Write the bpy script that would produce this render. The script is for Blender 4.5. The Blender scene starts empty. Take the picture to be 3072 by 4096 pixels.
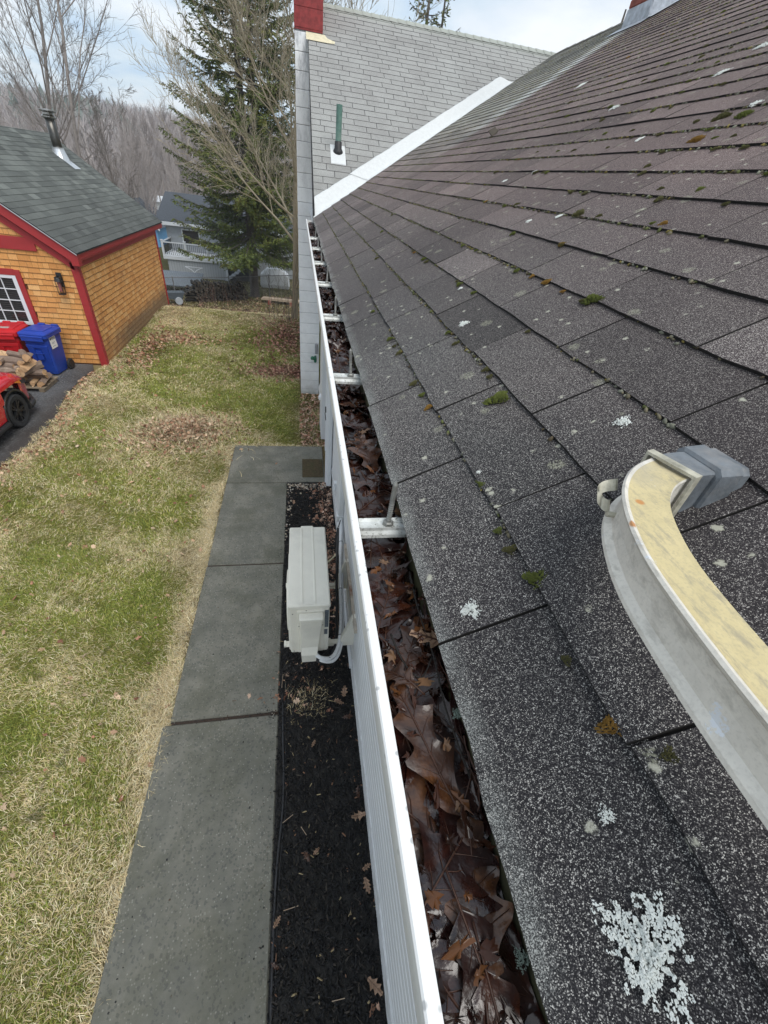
import bpy, math, random
import numpy as np
from mathutils import Vector, Matrix, noise as mnoise
sc = bpy.context.scene
COL = sc.collection
H = 3.97
RAD = math.radians
PI = math.pi

# ---------------------------------------------------------------- camera
cam_data = bpy.data.cameras.new("camera")
cam = bpy.data.objects.new("camera", cam_data)
COL.objects.link(cam)
cam_data.sensor_fit = 'VERTICAL'
cam_data.sensor_height = 36.0
cam_data.lens = 1655.0 / 4096.0 * 36.0
cam_data.clip_start = 0.01
cam_data.clip_end = 3000
def _cam_axes():
    f = 1655.0; cx, cy = 1536.0, 2048.0
    Y = Vector((1195 - cx, -(685 - cy), -f)).normalized()
    Zd = Vector((1249 - cx, -(4130 - cy), -f)).normalized()
    Z = -Zd; Z = (Z - Y * Y.dot(Z)).normalized()
    X = Y.cross(Z)
    return X, Y, Z
_X, _Y, _Z = _cam_axes()
cam.matrix_world = Matrix(((_X.x, _X.y, _X.z, 0), (_Y.x, _Y.y, _Y.z, 0), (_Z.x, _Z.y, _Z.z, H), (0, 0, 0, 1)))
sc.camera = cam

# ---------------------------------------------------------------- world, sun, exposure
SUN_EL, SUN_AZ = 56.0, 155.0      # azimuth measured from +Y towards +X
world = bpy.data.worlds.new("World"); sc.world = world
world.use_nodes = True
wt = world.node_tree; wt.nodes.clear()
def wn(t): return wt.nodes.new(t)
wo = wn('ShaderNodeOutputWorld'); bg = wn('ShaderNodeBackground'); wt.links.new(bg.outputs[0], wo.inputs[0])
bg.inputs[1].default_value = 0.1
sky = wn('ShaderNodeTexSky'); sky.sky_type = 'NISHITA'; sky.sun_disc = False
sky.sun_elevation = RAD(SUN_EL); sky.sun_rotation = RAD(SUN_AZ); sky.air_density = 1.0; sky.dust_density = 2.0
tc = wn('ShaderNodeTexCoord'); sep = wn('ShaderNodeSeparateXYZ'); wt.links.new(tc.outputs['Generated'], sep.inputs[0])
ad = wn('ShaderNodeMath'); ad.operation = 'ADD'; ad.inputs[1].default_value = 0.22; wt.links.new(sep.outputs[2], ad.inputs[0])
mx_ = wn('ShaderNodeMath'); mx_.operation = 'MAXIMUM'; mx_.inputs[1].default_value = 0.05; wt.links.new(ad.outputs[0], mx_.inputs[0])
dx = wn('ShaderNodeMath'); dx.operation = 'DIVIDE'; wt.links.new(sep.outputs[0], dx.inputs[0]); wt.links.new(mx_.outputs[0], dx.inputs[1])
dy = wn('ShaderNodeMath'); dy.operation = 'DIVIDE'; wt.links.new(sep.outputs[1], dy.inputs[0]); wt.links.new(mx_.outputs[0], dy.inputs[1])
cb = wn('ShaderNodeCombineXYZ'); wt.links.new(dx.outputs[0], cb.inputs[0]); wt.links.new(dy.outputs[0], cb.inputs[1])
nz = wn('ShaderNodeTexNoise'); nz.inputs['Scale'].default_value = 1.5; nz.inputs['Detail'].default_value = 5; nz.inputs['Roughness'].default_value = 0.52
nz.inputs['Distortion'].default_value = 0.25
wt.links.new(cb.outputs[0], nz.inputs['Vector'])
cr = wn('ShaderNodeValToRGB'); wt.links.new(nz.outputs[0], cr.inputs[0])
cr.color_ramp.elements[0].position = 0.36; cr.color_ramp.elements[0].color = (3.6, 4.7, 6.0, 1)
cr.color_ramp.elements[1].position = 0.66; cr.color_ramp.elements[1].color = (6.9, 7.1, 7.3, 1)
e = cr.color_ramp.elements.new(0.46); e.color = (4.7, 5.5, 6.2, 1)
e = cr.color_ramp.elements.new(0.56); e.color = (5.9, 6.3, 6.7, 1)
mxc = wn('ShaderNodeMix'); mxc.data_type = 'RGBA'; mxc.inputs[0].default_value = 0.85
wt.links.new(sky.outputs[0], mxc.inputs[6]); wt.links.new(cr.outputs[0], mxc.inputs[7]); wt.links.new(mxc.outputs[2], bg.inputs[0])

sun_d = bpy.data.lights.new("sun", 'SUN'); sun_d.energy = 1.5; sun_d.angle = RAD(40); sun_d.color = (1.0, 0.97, 0.92)
sun = bpy.data.objects.new("sun", sun_d); COL.objects.link(sun)
_sd = Vector((math.cos(RAD(SUN_EL)) * math.sin(RAD(SUN_AZ)), math.cos(RAD(SUN_EL)) * math.cos(RAD(SUN_AZ)), math.sin(RAD(SUN_EL))))
sun.rotation_euler = _sd.to_track_quat('Z', 'Y').to_euler()
sc.view_settings.view_transform = 'Standard'; sc.view_settings.look = 'None'
sc.view_settings.gamma = 1.0; sc.view_settings.exposure = 0.70

# ---------------------------------------------------------------- helpers
def tag(o, label=None, cat=None, group=None, kind=None):
    if label: o['label'] = label
    if cat: o['category'] = cat
    if group: o['group'] = group
    if kind: o['kind'] = kind
    return o
def empty(name, loc=(0, 0, 0), rz=0.0, **k):
    o = bpy.data.objects.new(name, None); COL.objects.link(o)
    o.location = loc; o.rotation_euler = (0, 0, rz); o.empty_display_size = 0.1
    return tag(o, **k)

class M:
    """mesh collector: vertices in the coordinates of its object"""
    def __init__(s): s.v = []; s.f = []; s.m = []; s.t = []
    def add(s, vs, fs, mi=0, tone=0.5):
        b = len(s.v); s.v.extend([tuple(p) for p in vs])
        for f in fs: s.f.append(tuple(i + b for i in f)); s.m.append(mi); s.t.append(tone)
    def box(s, x0, x1, y0, y1, z0, z1, mi=0, tone=0.5, xf=None):
        vs = [(x, y, z) for z in (z0, z1) for y in (y0, y1) for x in (x0, x1)]
        if xf: vs = [xf(Vector(p)) for p in vs]
        s.add(vs, [(0, 2, 3, 1), (4, 5, 7, 6), (0, 1, 5, 4), (2, 6, 7, 3), (0, 4, 6, 2), (1, 3, 7, 5)], mi, tone)
    def bbox(s, x0, x1, y0, y1, z0, z1, b=0.004, mi=0, tone=0.5, xf=None):
        """box with chamfered edges"""
        vs = []; 
        X = (x0, x1); Y = (y0, y1); Z = (z0, z1)
        idx = {}
        for i in (0, 1):
            for j in (0, 1):
                for k in (0, 1):
                    sx, sy, sz = (1 - 2 * i), (1 - 2 * j), (1 - 2 * k)
                    for a in range(3):
                        p = [X[i] + sx * b, Y[j] + sy * b, Z[k] + sz * b]
                        p[a] -= (sx, sy, sz)[a] * b
                        idx[(i, j, k, a)] = len(vs); vs.append(p)
        fs = []
        for a in range(3):
            o1, o2 = [c for c in range(3) if c != a]
            for s_ in (0, 1):
                q = []
                for (u, w) in ((0, 0), (1, 0), (1, 1), (0, 1)):
                    key = [0, 0, 0]; key[a] = s_; key[o1] = u; key[o2] = w
                    q.append(idx[(key[0], key[1], key[2], a)])
                fs.append(tuple(q))
            for u in (0, 1):
                for w in (0, 1):
                    k0 = [0, 0, 0]; k1 = [0, 0, 0]; k1[a] = 1; k0[o1] = k1[o1] = u; k0[o2] = k1[o2] = w
                    fs.append((idx[(*k0, o1)], idx[(*k1, o1)], idx[(*k1, o2)], idx[(*k0, o2)]))
        for i in (0, 1):
            for j in (0, 1):
                for k in (0, 1):
                    fs.append(tuple(idx[(i, j, k, a)] for a in range(3)))
        if xf: vs = [xf(Vector(p)) for p in vs]
        s.add(vs, fs, mi, tone)
    def tube(s, pts, r, n=6, mi=0, tone=0.5, cap=True):
        pts = [Vector(p) for p in pts]
        if not hasattr(r, '__len__'): r = [r] * len(pts)
        vs = []; fs = []; K = len(pts)
        prev = None
        for i, p in enumerate(pts):
            d = (pts[min(i + 1, K - 1)] - pts[max(i - 1, 0)])
            if d.length < 1e-9: d = Vector((0, 0, 1))
            d.normalize()
            if prev is None:
                a = d.orthogonal().normalized()
            else:
                a = prev - d * prev.dot(d)
                a = a.normalized() if a.length > 1e-6 else d.orthogonal().normalized()
            prev = a; b = d.cross(a)
            for k in range(n):
                t = 2 * PI * k / n
                vs.append(p + (a * math.cos(t) + b * math.sin(t)) * r[i])
        for i in range(K - 1):
            for k in range(n):
                k2 = (k + 1) % n
                fs.append((i * n + k, i * n + k2, (i + 1) * n + k2, (i + 1) * n + k))
        if cap:
            fs.append(tuple(range(n - 1, -1, -1))); fs.append(tuple((K - 1) * n + k for k in range(n)))
        s.add(vs, fs, mi, tone)
    def prism(s, poly, a0, a1, axis='y', mi=0, tone=0.5, cap=True, close=True):
        """poly of 2-D points extruded along axis"""
        n = len(poly)
        def P(q, a):
            return (q[0], a, q[1]) if axis == 'y' else ((a, q[0], q[1]) if axis == 'x' else (q[0], q[1], a))
        vs = [P(q, a0) for q in poly] + [P(q, a1) for q in poly]
        fs = [(i, (i + 1) % n, n + (i + 1) % n, n + i) for i in range(n if close else n - 1)]
        if cap and close: fs += [tuple(range(n)), tuple(range(2 * n - 1, n - 1, -1))]
        s.add(vs, fs, mi, tone)
    def lathe(s, prof, c, n=16, mi=0, axis='z', tone=0.5, caps=(True, True)):
        vs = []; K = len(prof)
        for (r, h) in prof:
            for k in range(n):
                t = 2 * PI * k / n
                a, b = r * math.cos(t), r * math.sin(t)
                p = (a, b, h) if axis == 'z' else ((h, a, b) if axis == 'x' else (a, h, b))
                vs.append((p[0] + c[0], p[1] + c[1], p[2] + c[2]))
        fs = []
        for i in range(K - 1):
            for k in range(n):
                k2 = (k + 1) % n; fs.append((i * n + k, i * n + k2, (i + 1) * n + k2, (i + 1) * n + k))
        if caps[0]: fs.append(tuple(range(n)))
        if caps[1]: fs.append(tuple((K - 1) * n + k for k in range(n)))
        s.add(vs, fs, mi, tone)
    def build(s, name, mats, parent=None, smooth=False, recalc=True, **k):
        me = bpy.data.meshes.new(name)
        me.from_pydata(s.v, [], s.f)
        mats = mats if isinstance(mats, (list, tuple)) else [mats]
        for m in mats: me.materials.append(m)
        n = len(s.f)
        if n:
            me.polygons.foreach_set('material_index', s.m)
            me.polygons.foreach_set('use_smooth', [smooth] * n)
            if len(set(s.t)) > 1:
                at = me.attributes.new('tone', 'FLOAT', 'FACE'); at.data.foreach_set('value', s.t)
        me.update()
        if recalc and n < 60000:
            import bmesh
            bm = bmesh.new(); bm.from_mesh(me); bmesh.ops.recalc_face_normals(bm, faces=bm.faces); bm.to_mesh(me); bm.free()
        o = bpy.data.objects.new(name, me); COL.objects.link(o)
        if parent: o.parent = parent
        return tag(o, **k)
def np_mesh(name, V, F, mats, tone=None, col=None, parent=None, smooth=False, **k):
    """V (n,3), F (m,q) arrays"""
    me = bpy.data.meshes.new(name)
    V = np.asarray(V, dtype=np.float32); F = np.asarray(F, dtype=np.int32)
    me.vertices.add(len(V)); me.vertices.foreach_set('co', V.ravel())
    m, q = F.shape
    me.loops.add(m * q); me.loops.foreach_set('vertex_index', F.ravel())
    me.polygons.add(m)
    me.polygons.foreach_set('loop_start', np.arange(0, m * q, q, dtype=np.int32))
    me.polygons.foreach_set('loop_total', np.full(m, q, dtype=np.int32))
    if smooth: me.polygons.foreach_set('use_smooth', np.ones(m, dtype=bool))
    me.update(calc_edges=True)
    if tone is not None:
        at = me.attributes.new('tone', 'FLOAT', 'FACE'); at.data.foreach_set('value', np.asarray(tone, dtype=np.float32))
    if col is not None:
        at = me.attributes.new('tint', 'FLOAT_COLOR', 'POINT')
        c = np.ones((len(V), 4), dtype=np.float32); c[:, :3] = col; at.data.foreach_set('color', c.ravel())
    for mm in (mats if isinstance(mats, (list, tuple)) else [mats]): me.materials.append(mm)
    o = bpy.data.objects.new(name, me); COL.objects.link(o)
    if parent: o.parent = parent
    return tag(o, **k)
def bez(ps, n):
    ps = [Vector(p) for p in ps]; out = []
    for i in range(n + 1):
        t = i / n; q = ps
        while len(q) > 1: q = [q[j].lerp(q[j + 1], t) for j in range(len(q) - 1)]
        out.append(q[0])
    return out
def spline(ps, n):
    ps = [Vector(p) for p in ps]; out = []
    for i in range(len(ps) - 1):
        p0 = ps[max(i - 1, 0)]; p1 = ps[i]; p2 = ps[i + 1]; p3 = ps[min(i + 2, len(ps) - 1)]
        for j in range(n):
            t = j / n
            out.append(0.5 * ((2 * p1) + (p2 - p0) * t + (2 * p0 - 5 * p1 + 4 * p2 - p3) * t * t + (3 * p1 - p0 - 3 * p2 + p3) * t ** 3))
    out.append(ps[-1]); return out
# numpy value noise
_rs = np.random.RandomState(5); _G = _rs.rand(256, 256)
def vn(x, y, s=1.0, o=0):
    x = np.asarray(x, float) * s + o * 17.3 + 1000; y = np.asarray(y, float) * s + o * 9.1 + 1000
    xi = np.floor(x).astype(int); yi = np.floor(y).astype(int); fx = x - xi; fy = y - yi
    fx = fx * fx * (3 - 2 * fx); fy = fy * fy * (3 - 2 * fy)
    g = lambda a, b: _G[a % 256, b % 256]
    return (g(xi, yi) * (1 - fx) + g(xi + 1, yi) * fx) * (1 - fy) + (g(xi, yi + 1) * (1 - fx) + g(xi + 1, yi + 1) * fx) * fy
def fbm(x, y, s=1.0, o=0): return (vn(x, y, s, o) * .5 + vn(x, y, s * 2.1, o + 1) * .28 + vn(x, y, s * 4.3, o + 2) * .15 + vn(x, y, s * 8.7, o + 3) * .07)

# ---------------------------------------------------------------- materials
MT = {}
class NB:
    def __init__(s, name):
        s.m = bpy.data.materials.new(name); s.m.use_nodes = True; s.t = s.m.node_tree; s.t.nodes.clear()
        s.o = s.t.nodes.new('ShaderNodeOutputMaterial'); s.b = s.t.nodes.new('ShaderNodeBsdfPrincipled')
        s.t.links.new(s.b.outputs[0], s.o.inputs[0]); s.co = None
    def n(s, t, **k):
        nd = s.t.nodes.new(t)
        for a, b in k.items(): setattr(nd, a, b)
        return nd
    def L(s, a, b): s.t.links.new(a, b)
    def obj(s):
        if s.co is None: s.co = s.n('ShaderNodeTexCoord').outputs['Object']
        return s.co
    def mp(s, scale=(1, 1, 1), src=None):
        m = s.n('ShaderNodeMapping'); m.inputs['Scale'].default_value = scale; s.L(src or s.obj(), m.inputs[0]); return m.outputs[0]
    def noise(s, scale, detail=3, rough=.5, src=None, dist=0):
        x = s.n('ShaderNodeTexNoise'); x.inputs['Scale'].default_value = scale; x.inputs['Detail'].default_value = detail
        x.inputs['Roughness'].default_value = rough; x.inputs['Distortion'].default_value = dist
        s.L(src or s.obj(), x.inputs['Vector']); return x.outputs[0]
    def vor(s, scale, src=None, out='Distance', rnd=1.0):
        x = s.n('ShaderNodeTexVoronoi'); x.inputs['Scale'].default_value = scale; x.inputs['Randomness'].default_value = rnd
        s.L(src or s.obj(), x.inputs['Vector']); return x.outputs[out]
    def ramp(s, fac, st, interp='LINEAR'):
        r = s.n('ShaderNodeValToRGB'); r.color_ramp.interpolation = interp
        el = r.color_ramp.elements
        while len(el) > 1: el.remove(el[-1])
        el[0].position = st[0][0]; el[0].color = _c(st[0][1])
        for p, c in st[1:]:
            q = el.new(p); q.color = _c(c)
        s.L(fac, r.inputs[0]); return r.outputs[0]
    def math(s, op, a, b=None, c=None, clamp=False):
        x = s.n('ShaderNodeMath', operation=op); x.use_clamp = clamp
        for i, q in enumerate((a, b, c)):
            if q is None: continue
            if isinstance(q, (int, float)): x.inputs[i].default_value = q
            else: s.L(q, x.inputs[i])
        return x.outputs[0]
    def mix(s, f, a, b, mode='MIX'):
        x = s.n('ShaderNodeMix', data_type='RGBA', blend_type=mode)
        for i, q in ((0, f), (6, a), (7, b)):
            if isinstance(q, (int, float)): x.inputs[i].default_value = q
            elif isinstance(q, tuple): x.inputs[i].default_value = _c(q)
            else: s.L(q, x.inputs[i])
        return x.outputs[2]
    def attr(s, name, out='Fac'):
        a = s.n('ShaderNodeAttribute', attribute_name=name); return a.outputs[out]
    def sep(s, src=None):
        x = s.n('ShaderNodeSeparateXYZ'); s.L(src or s.obj(), x.inputs[0]); return x.outputs
    def rng(s, v, a, b, c=0.0, d=1.0):
        x = s.n('ShaderNodeMapRange'); x.clamp = True
        s.L(v, x.inputs[0])
        for i, q in enumerate((a, b, c, d)): x.inputs[i + 1].default_value = q
        return x.outputs[0]
    def fin(s, col, rough=.7, bump=None, bs=.3, bd=.01, metal=0.0, spec=.5, coat=0.0):
        if isinstance(col, tuple): s.b.inputs['Base Color'].default_value = _c(col)
        else: s.L(col, s.b.inputs['Base Color'])
        if isinstance(rough, (int, float)): s.b.inputs['Roughness'].default_value = rough
        else: s.L(rough, s.b.inputs['Roughness'])
        s.b.inputs['Metallic'].default_value = metal
        s.b.inputs['Specular IOR Level'].default_value = spec
        s.b.inputs['Coat Weight'].default_value = coat
        if bump is not None:
            bn = s.n('ShaderNodeBump'); bn.inputs['Strength'].default_value = bs; bn.inputs['Distance'].default_value = bd
            s.L(bump, bn.inputs['Height']); s.L(bn.outputs[0], s.b.inputs['Normal'])
        return s.m
def _c(c):
    if isinstance(c, (int, float)): return (c, c, c, 1)
    return (c[0], c[1], c[2], 1)
def simple(name, col, rough=.6, var=.15, sc_=12, bump=.0, metal=0, spec=.5, dirt=None, coat=0.0):
    b = NB(name); n = b.noise(sc_, 5, .6)
    lo = tuple(max(0, x * (1 - var)) for x in col); hi = tuple(min(1, x * (1 + var)) for x in col)
    c = b.ramp(n, [(.3, lo), (.7, hi)])
    if dirt:
        d = b.rng(b.noise(sc_ * .35, 6, .7), .52, .72); c = b.mix(d, c, dirt)
    return b.fin(c, rough, bump=b.noise(sc_ * 6, 3) if bump else None, bs=bump, bd=.004, metal=metal, spec=spec, coat=coat)

def mat_shingle():
    b = NB("asphalt_shingle"); tone = b.attr('tone')
    X, Y, Z = b.sep()
    cell = b.n('ShaderNodeTexVoronoi'); cell.inputs['Scale'].default_value = 1550; b.L(b.obj(), cell.inputs['Vector'])
    sv = b.n('ShaderNodeSeparateColor'); b.L(cell.outputs['Color'], sv.inputs[0]); rnd = sv.outputs[0]
    big = b.noise(420, 2, .6)
    rr = b.math('ADD', rnd, b.math('MULTIPLY', b.math('SUBTRACT', big, .5), .9))
    rr = b.math('ADD', rr, b.math('MULTIPLY', b.math('SUBTRACT', b.noise(1.3, 3), .5), .25))
    g = b.ramp(rr, [(.0, (.005, .0045, .0055)), (.45, (.011, .010, .012)), (.66, (.028, .026, .028)), (.86, (.10, .096, .093)), (1.02, (.42, .41, .38))])
    # browner and more even up the slope
    g2 = b.ramp(rr, [(.0, (.036, .0235, .0245)), (.5, (.074, .0505, .050)), (.75, (.125, .092, .086)), (1, (.36, .30, .26))])
    far = b.math('ADD', b.rng(X, .28, 1.25), b.rng(Y, .9, 4.0, 0, .6), clamp=True)
    far = b.math('ADD', far, b.math('MULTIPLY', b.math('SUBTRACT', b.noise(2.2, 3), .5), .5), clamp=True)
    c = b.mix(far, g, g2)
    # dusty grey at the eave end of the roof
    c = b.mix(b.math('MULTIPLY', b.rng(Y, 1.0, 3.5), b.rng(X, 1.1, .25, 0, .55)), c, (.088, .080, .078))
    # metal-washed pale zone below the chimney
    ln = b.math('SUBTRACT', Y, b.math('ADD', b.math('MULTIPLY', X, .78), 3.86))
    ln = b.math('ADD', ln, b.math('MULTIPLY', b.math('SUBTRACT', b.noise(2.5, 4), .5), .3))
    pale = b.math('MULTIPLY', b.rng(ln, -.12, .05), b.rng(X, .9, 2.2))
    core = b.math('MULTIPLY', b.rng(b.math('ABSOLUTE', b.math('SUBTRACT', ln, .06)), .28, .02), b.rng(X, 1.3, 2.6, 0, .6))
    c = b.mix(b.math('MULTIPLY', pale, .8), c, (.20, .205, .175))
    c = b.mix(core, c, (.50, .53, .52))
    tn = b.rng(tone, 0, 1, .78, 1.24)
    c = b.mix(1.0, c, b.ramp(tn, [(0, 0.0), (1, 1.0)]), 'MULTIPLY') if False else b.mix(.55, c, b.mix(tone, (.0, .0, .0), c, 'MIX'))
    c = b.mix(1, c, (1.75, 1.72, 1.72), 'MULTIPLY')
    wash = b.math('MULTIPLY', b.rng(X, .168, .150), b.rng(b.noise(14, 4), .35, .6)); c = b.mix(b.math('MULTIPLY', wash, b.rng(rnd, .35, .9, .1, .9)), c, (.34, .35, .33))
    # lichen crusts
    dl = b.vor(15, src=b.mp((1, 1, 1)), out='Distance')
    vc = b.n('ShaderNodeTexVoronoi'); vc.inputs['Scale'].default_value = 15; b.L(b.mp((1, 1, 1)), vc.inputs['Vector'])
    s2 = b.n('ShaderNodeSeparateColor'); b.L(vc.outputs['Color'], s2.inputs[0])
    thr = b.math('MULTIPLY', b.math('GREATER_THAN', s2.outputs[0], .18), b.math('MULTIPLY', s2.outputs[1], .27))
    edge = b.math('ADD', dl, b.math('MULTIPLY', b.math('SUBTRACT', b.noise(90, 5, .8), .5), .30))
    lm = b.rng(b.math('SUBTRACT', thr, edge), 0, .05)
    lm = b.math('MULTIPLY', lm, b.rng(b.noise(400, 2), .42, .56))
    c = b.mix(b.math('MULTIPLY', lm, .58), c, (.34, .34, .25))
    d3 = b.n('ShaderNodeTexVoronoi'); d3.inputs['Scale'].default_value = 38; b.L(b.obj(), d3.inputs['Vector'])
    s3 = b.n('ShaderNodeSeparateColor'); b.L(d3.outputs['Color'], s3.inputs[0])
    lm2 = b.math('MULTIPLY', b.math('GREATER_THAN', s3.outputs[0], .80), b.rng(b.math('ADD', d3.outputs['Distance'], b.math('MULTIPLY', b.noise(220, 3, .7), .55)), .48, .38))
    c = b.mix(b.math('MULTIPLY', lm2, .8), c, (.48, .47, .38))
    return b.fin(c, .82, bump=b.math('ADD', rnd, b.math('MULTIPLY', b.noise(18, 2), 1.5)), bs=.55, bd=.0022, spec=.35)
MT['shingle'] = mat_shingle()
MT['shingle_edge'] = simple("shingle_edge", (.012, .011, .010), .9, .3, 60)

def mat_wing():
    b = NB("pale_shingle"); tone = b.attr('tone')
    st = b.noise(.9, 7, .72, src=b.mp((1.8, .8, .8)))
    gr = b.vor(330, out='Color'); s = b.n('ShaderNodeSeparateColor'); b.L(gr, s.inputs[0])
    c = b.ramp(st, [(.28, (.17, .165, .155)), (.5, (.285, .28, .265)), (.7, (.38, .385, .365))])
    c = b.mix(.35, c, b.ramp(tone, [(0, (.17, .165, .16)), (1, (.42, .43, .41))]))
    c = b.mix(.35, c, b.ramp(s.outputs[0], [(0, (.08, .08, .08)), (1, (.55, .55, .53))]))
    X, Y, Z = b.sep()
    low = b.math('MULTIPLY', b.rng(Y, 7.6, 6.0), b.rng(b.noise(4, 3), .35, .65)); c = b.mix(b.math('MULTIPLY', low, .5), c, (.17, .165, .15))
    c = b.mix(b.math('MULTIPLY', b.rng(Y, 9.9, 10.2), .5), c, (.42, .47, .38))
    return b.fin(c, .85, bump=s.outputs[0], bs=.3, bd=.002, spec=.3)
MT['wing'] = mat_wing()
MT['wing_edge'] = simple("pale_shingle_edge", (.055, .055, .06), .9, .2, 40)

def mat_white(name, col=(.80, .82, .84), speck=True, rough=.35):
    b = NB(name); c = b.ramp(b.noise(3, 5, .6), [(.3, tuple(x * .93 for x in col)), (.7, col)])
    if speck:
        v = b.n('ShaderNodeTexVoronoi'); v.inputs['Scale'].default_value = 95; b.L(b.obj(), v.inputs['Vector'])
        s = b.n('ShaderNodeSeparateColor'); b.L(v.outputs['Color'], s.inputs[0])
        m = b.math('MULTIPLY', b.math('GREATER_THAN', s.outputs[0], .66), b.rng(v.outputs['Distance'], .26, .16))
        c = b.mix(b.math('MULTIPLY', m, .6), c, (.25, .26, .26))
        c = b.mix(b.math('MULTIPLY', b.rng(b.noise(9, 7, .75, src=b.mp((2, .6, 2))), .52, .72), .30), c, (.45, .45, .41))
    return b.fin(c, rough, bump=b.noise(120, 2), bs=.05, bd=.002)
MT['gutter'] = mat_white("gutter_enamel", (.80, .80, .785))
MT['siding'] = mat_white("white_siding", (.68, .69, .695), False, .5)
MT['whitewood'] = mat_white("white_paint", (.74, .76, .78), False, .45)
MT['flash'] = simple("flashing_metal", (.62, .635, .63), .7, .06, 30, .05)
MT['algae'] = simple("gutter_algae", (.075, .072, .035), .7, .5, 18, .1, dirt=(.03, .03, .018))
MT['rod'] = simple("zinc_rod", (.22, .22, .205), .5, .25, 60, .1, metal=.5)
def mat_hanger():
    b = NB("hanger_metal")
    c = b.ramp(b.noise(40, 5, .7), [(.35, (.46, .47, .44)), (.55, (.66, .67, .64)), (.7, (.74, .75, .74))])
    c = b.mix(b.math('MULTIPLY', b.rng(b.noise(130, 4, .75), .56, .66), .85), c, (.075, .075, .05))
    return b.fin(c, .5, bump=b.noise(200, 2), bs=.1, bd=.001, metal=.25)
MT['hanger'] = mat_hanger()
def mat_block():
    b = NB("painted_block")
    c = b.ramp(b.noise(2.2, 6, .65), [(.3, (.74, .75, .76)), (.6, (.88, .89, .90))])
    X, Y, Z = b.sep()
    st = b.math('MULTIPLY', b.rng(b.noise(6, 6, .75, src=b.mp((1.5, 1, .5))), .46, .66), b.rng(Z, 3.4, 5.4, .05, .8))
    c = b.mix(st, c, (.27, .275, .30))
    c = b.mix(b.math('MULTIPLY', b.rng(b.noise(45, 4, .8), .62, .7), .6), c, (.25, .25, .25))
    c = b.mix(b.math('MULTIPLY', b.rng(Z, .45, 0), b.noise(8, 3)), c, (.30, .29, .24))
    return b.fin(c, .7, bump=b.noise(60, 4), bs=.35, bd=.004)
MT['block'] = mat_block()
MT['mortar'] = simple("mortar_joint", (.30, .30, .31), .9, .3, 30)
MT['redpaint'] = simple("red_painted_brick", (.26, .035, .035), .75, .3, 22, .4, dirt=(.16, .02, .02))
MT['brick'] = simple("chimney_brick", (.24, .065, .045), .8, .35, 9, .4, dirt=(.13, .05, .04))
MT['cream'] = simple("cream_flashing", (.66, .60, .42), .6, .15, 20, .1)
MT['lead'] = simple("lead_flashing", (.40, .43, .47), .4, .35, 14, .3, metal=.4)
MT['copper'] = simple("green_copper", (.10, .20, .165), .55, .3, 14, .1, dirt=(.20, .28, .24))
MT['rubber'] = simple("black_rubber", (.018, .018, .02), .55, .3, 30, .05)
MT['concrete_f'] = simple("foundation_paint", (.62, .63, .63), .8, .12, 14, .3, dirt=(.42, .42, .40))

def mat_concrete():
    b = NB("walk_concrete")
    n = b.noise(3.2, 7, .72)
    c = b.ramp(n, [(.3, (.095, .094, .074)), (.5, (.150, .145, .118)), (.7, (.225, .212, .172))])
    v = b.n('ShaderNodeTexVoronoi'); v.inputs['Scale'].default_value = 75; b.L(b.obj(), v.inputs['Vector'])
    s = b.n('ShaderNodeSeparateColor'); b.L(v.outputs['Color'], s.inputs[0])
    expo = b.rng(b.noise(3.4, 4, .6), .50, .66)
    m = b.math('MULTIPLY', b.math('GREATER_THAN', b.math('ADD', s.outputs[0], b.math('MULTIPLY', expo, .35)), .9), b.rng(v.outputs['Distance'], .45, .25))
    c = b.mix(b.math('MULTIPLY', m, .6), c, (.36, .35, .30))
    m2 = b.math('GREATER_THAN', s.outputs[1], .86); c = b.mix(b.math('MULTIPLY', m2, .45), c, (.04, .042, .042))
    c = b.mix(b.math('MULTIPLY', b.rng(b.noise(300, 2), .45, .7), .3), c, (.20, .20, .17))
    c = b.mix(b.math('MULTIPLY', b.rng(b.noise(1.7, 5, .7), .47, .62), .5), c, (.075, .075, .048))
    return b.fin(c, b.rng(n, .3, .7, .55, .8), bump=b.math('ADD', s.outputs[0], b.noise(25, 4)), bs=.35, bd=.003)
MT['concrete'] = mat_concrete()
def mat_asphalt():
    b = NB("driveway_asphalt")
    v = b.n('ShaderNodeTexVoronoi'); v.inputs['Scale'].default_value = 60; b.L(b.obj(), v.inputs['Vector'])
    s = b.n('ShaderNodeSeparateColor'); b.L(v.outputs['Color'], s.inputs[0])
    c = b.ramp(s.outputs[0], [(0, (.035, .036, .038)), (.7, (.085, .085, .088)), (1, (.20, .20, .20))])
    c = b.mix(b.math('MULTIPLY', b.rng(b.noise(1.4, 4), .42, .62), .5), c, (.14, .145, .155))
    X, Y, Z = b.sep()
    c = b.mix(b.math('MULTIPLY', b.rng(b.math('ADD', X, b.math('MULTIPLY', b.noise(2, 3), .5)), -4.75, -4.3), .8), c, (.035, .026, .02))
    return b.fin(c, .75, bump=s.outputs[0], bs=.5, bd=.004)
MT['asphalt'] = mat_asphalt()
def mat_ground():
    b = NB("lawn_soil"); col = b.attr('tint', 'Color')
    n = b.noise(55, 4, .7); f = b.ramp(n, [(.3, .45), (.7, 1.25)])
    c = b.mix(1, col, f, 'MULTIPLY')
    return b.fin(c, .95, bump=n, bs=.8, bd=.02, spec=.1)
MT['ground'] = mat_ground()
def mat_tint(name, rough=.7, trans=0.0, spec=.3):
    b = NB(name); b.fin(b.attr('tint', 'Color'), rough, spec=spec); return b.m
MT['tint'] = mat_tint("blade_tint", .65)
MT['tint_dry'] = mat_tint("dry_leaf_tint", .75, spec=.2)
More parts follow.
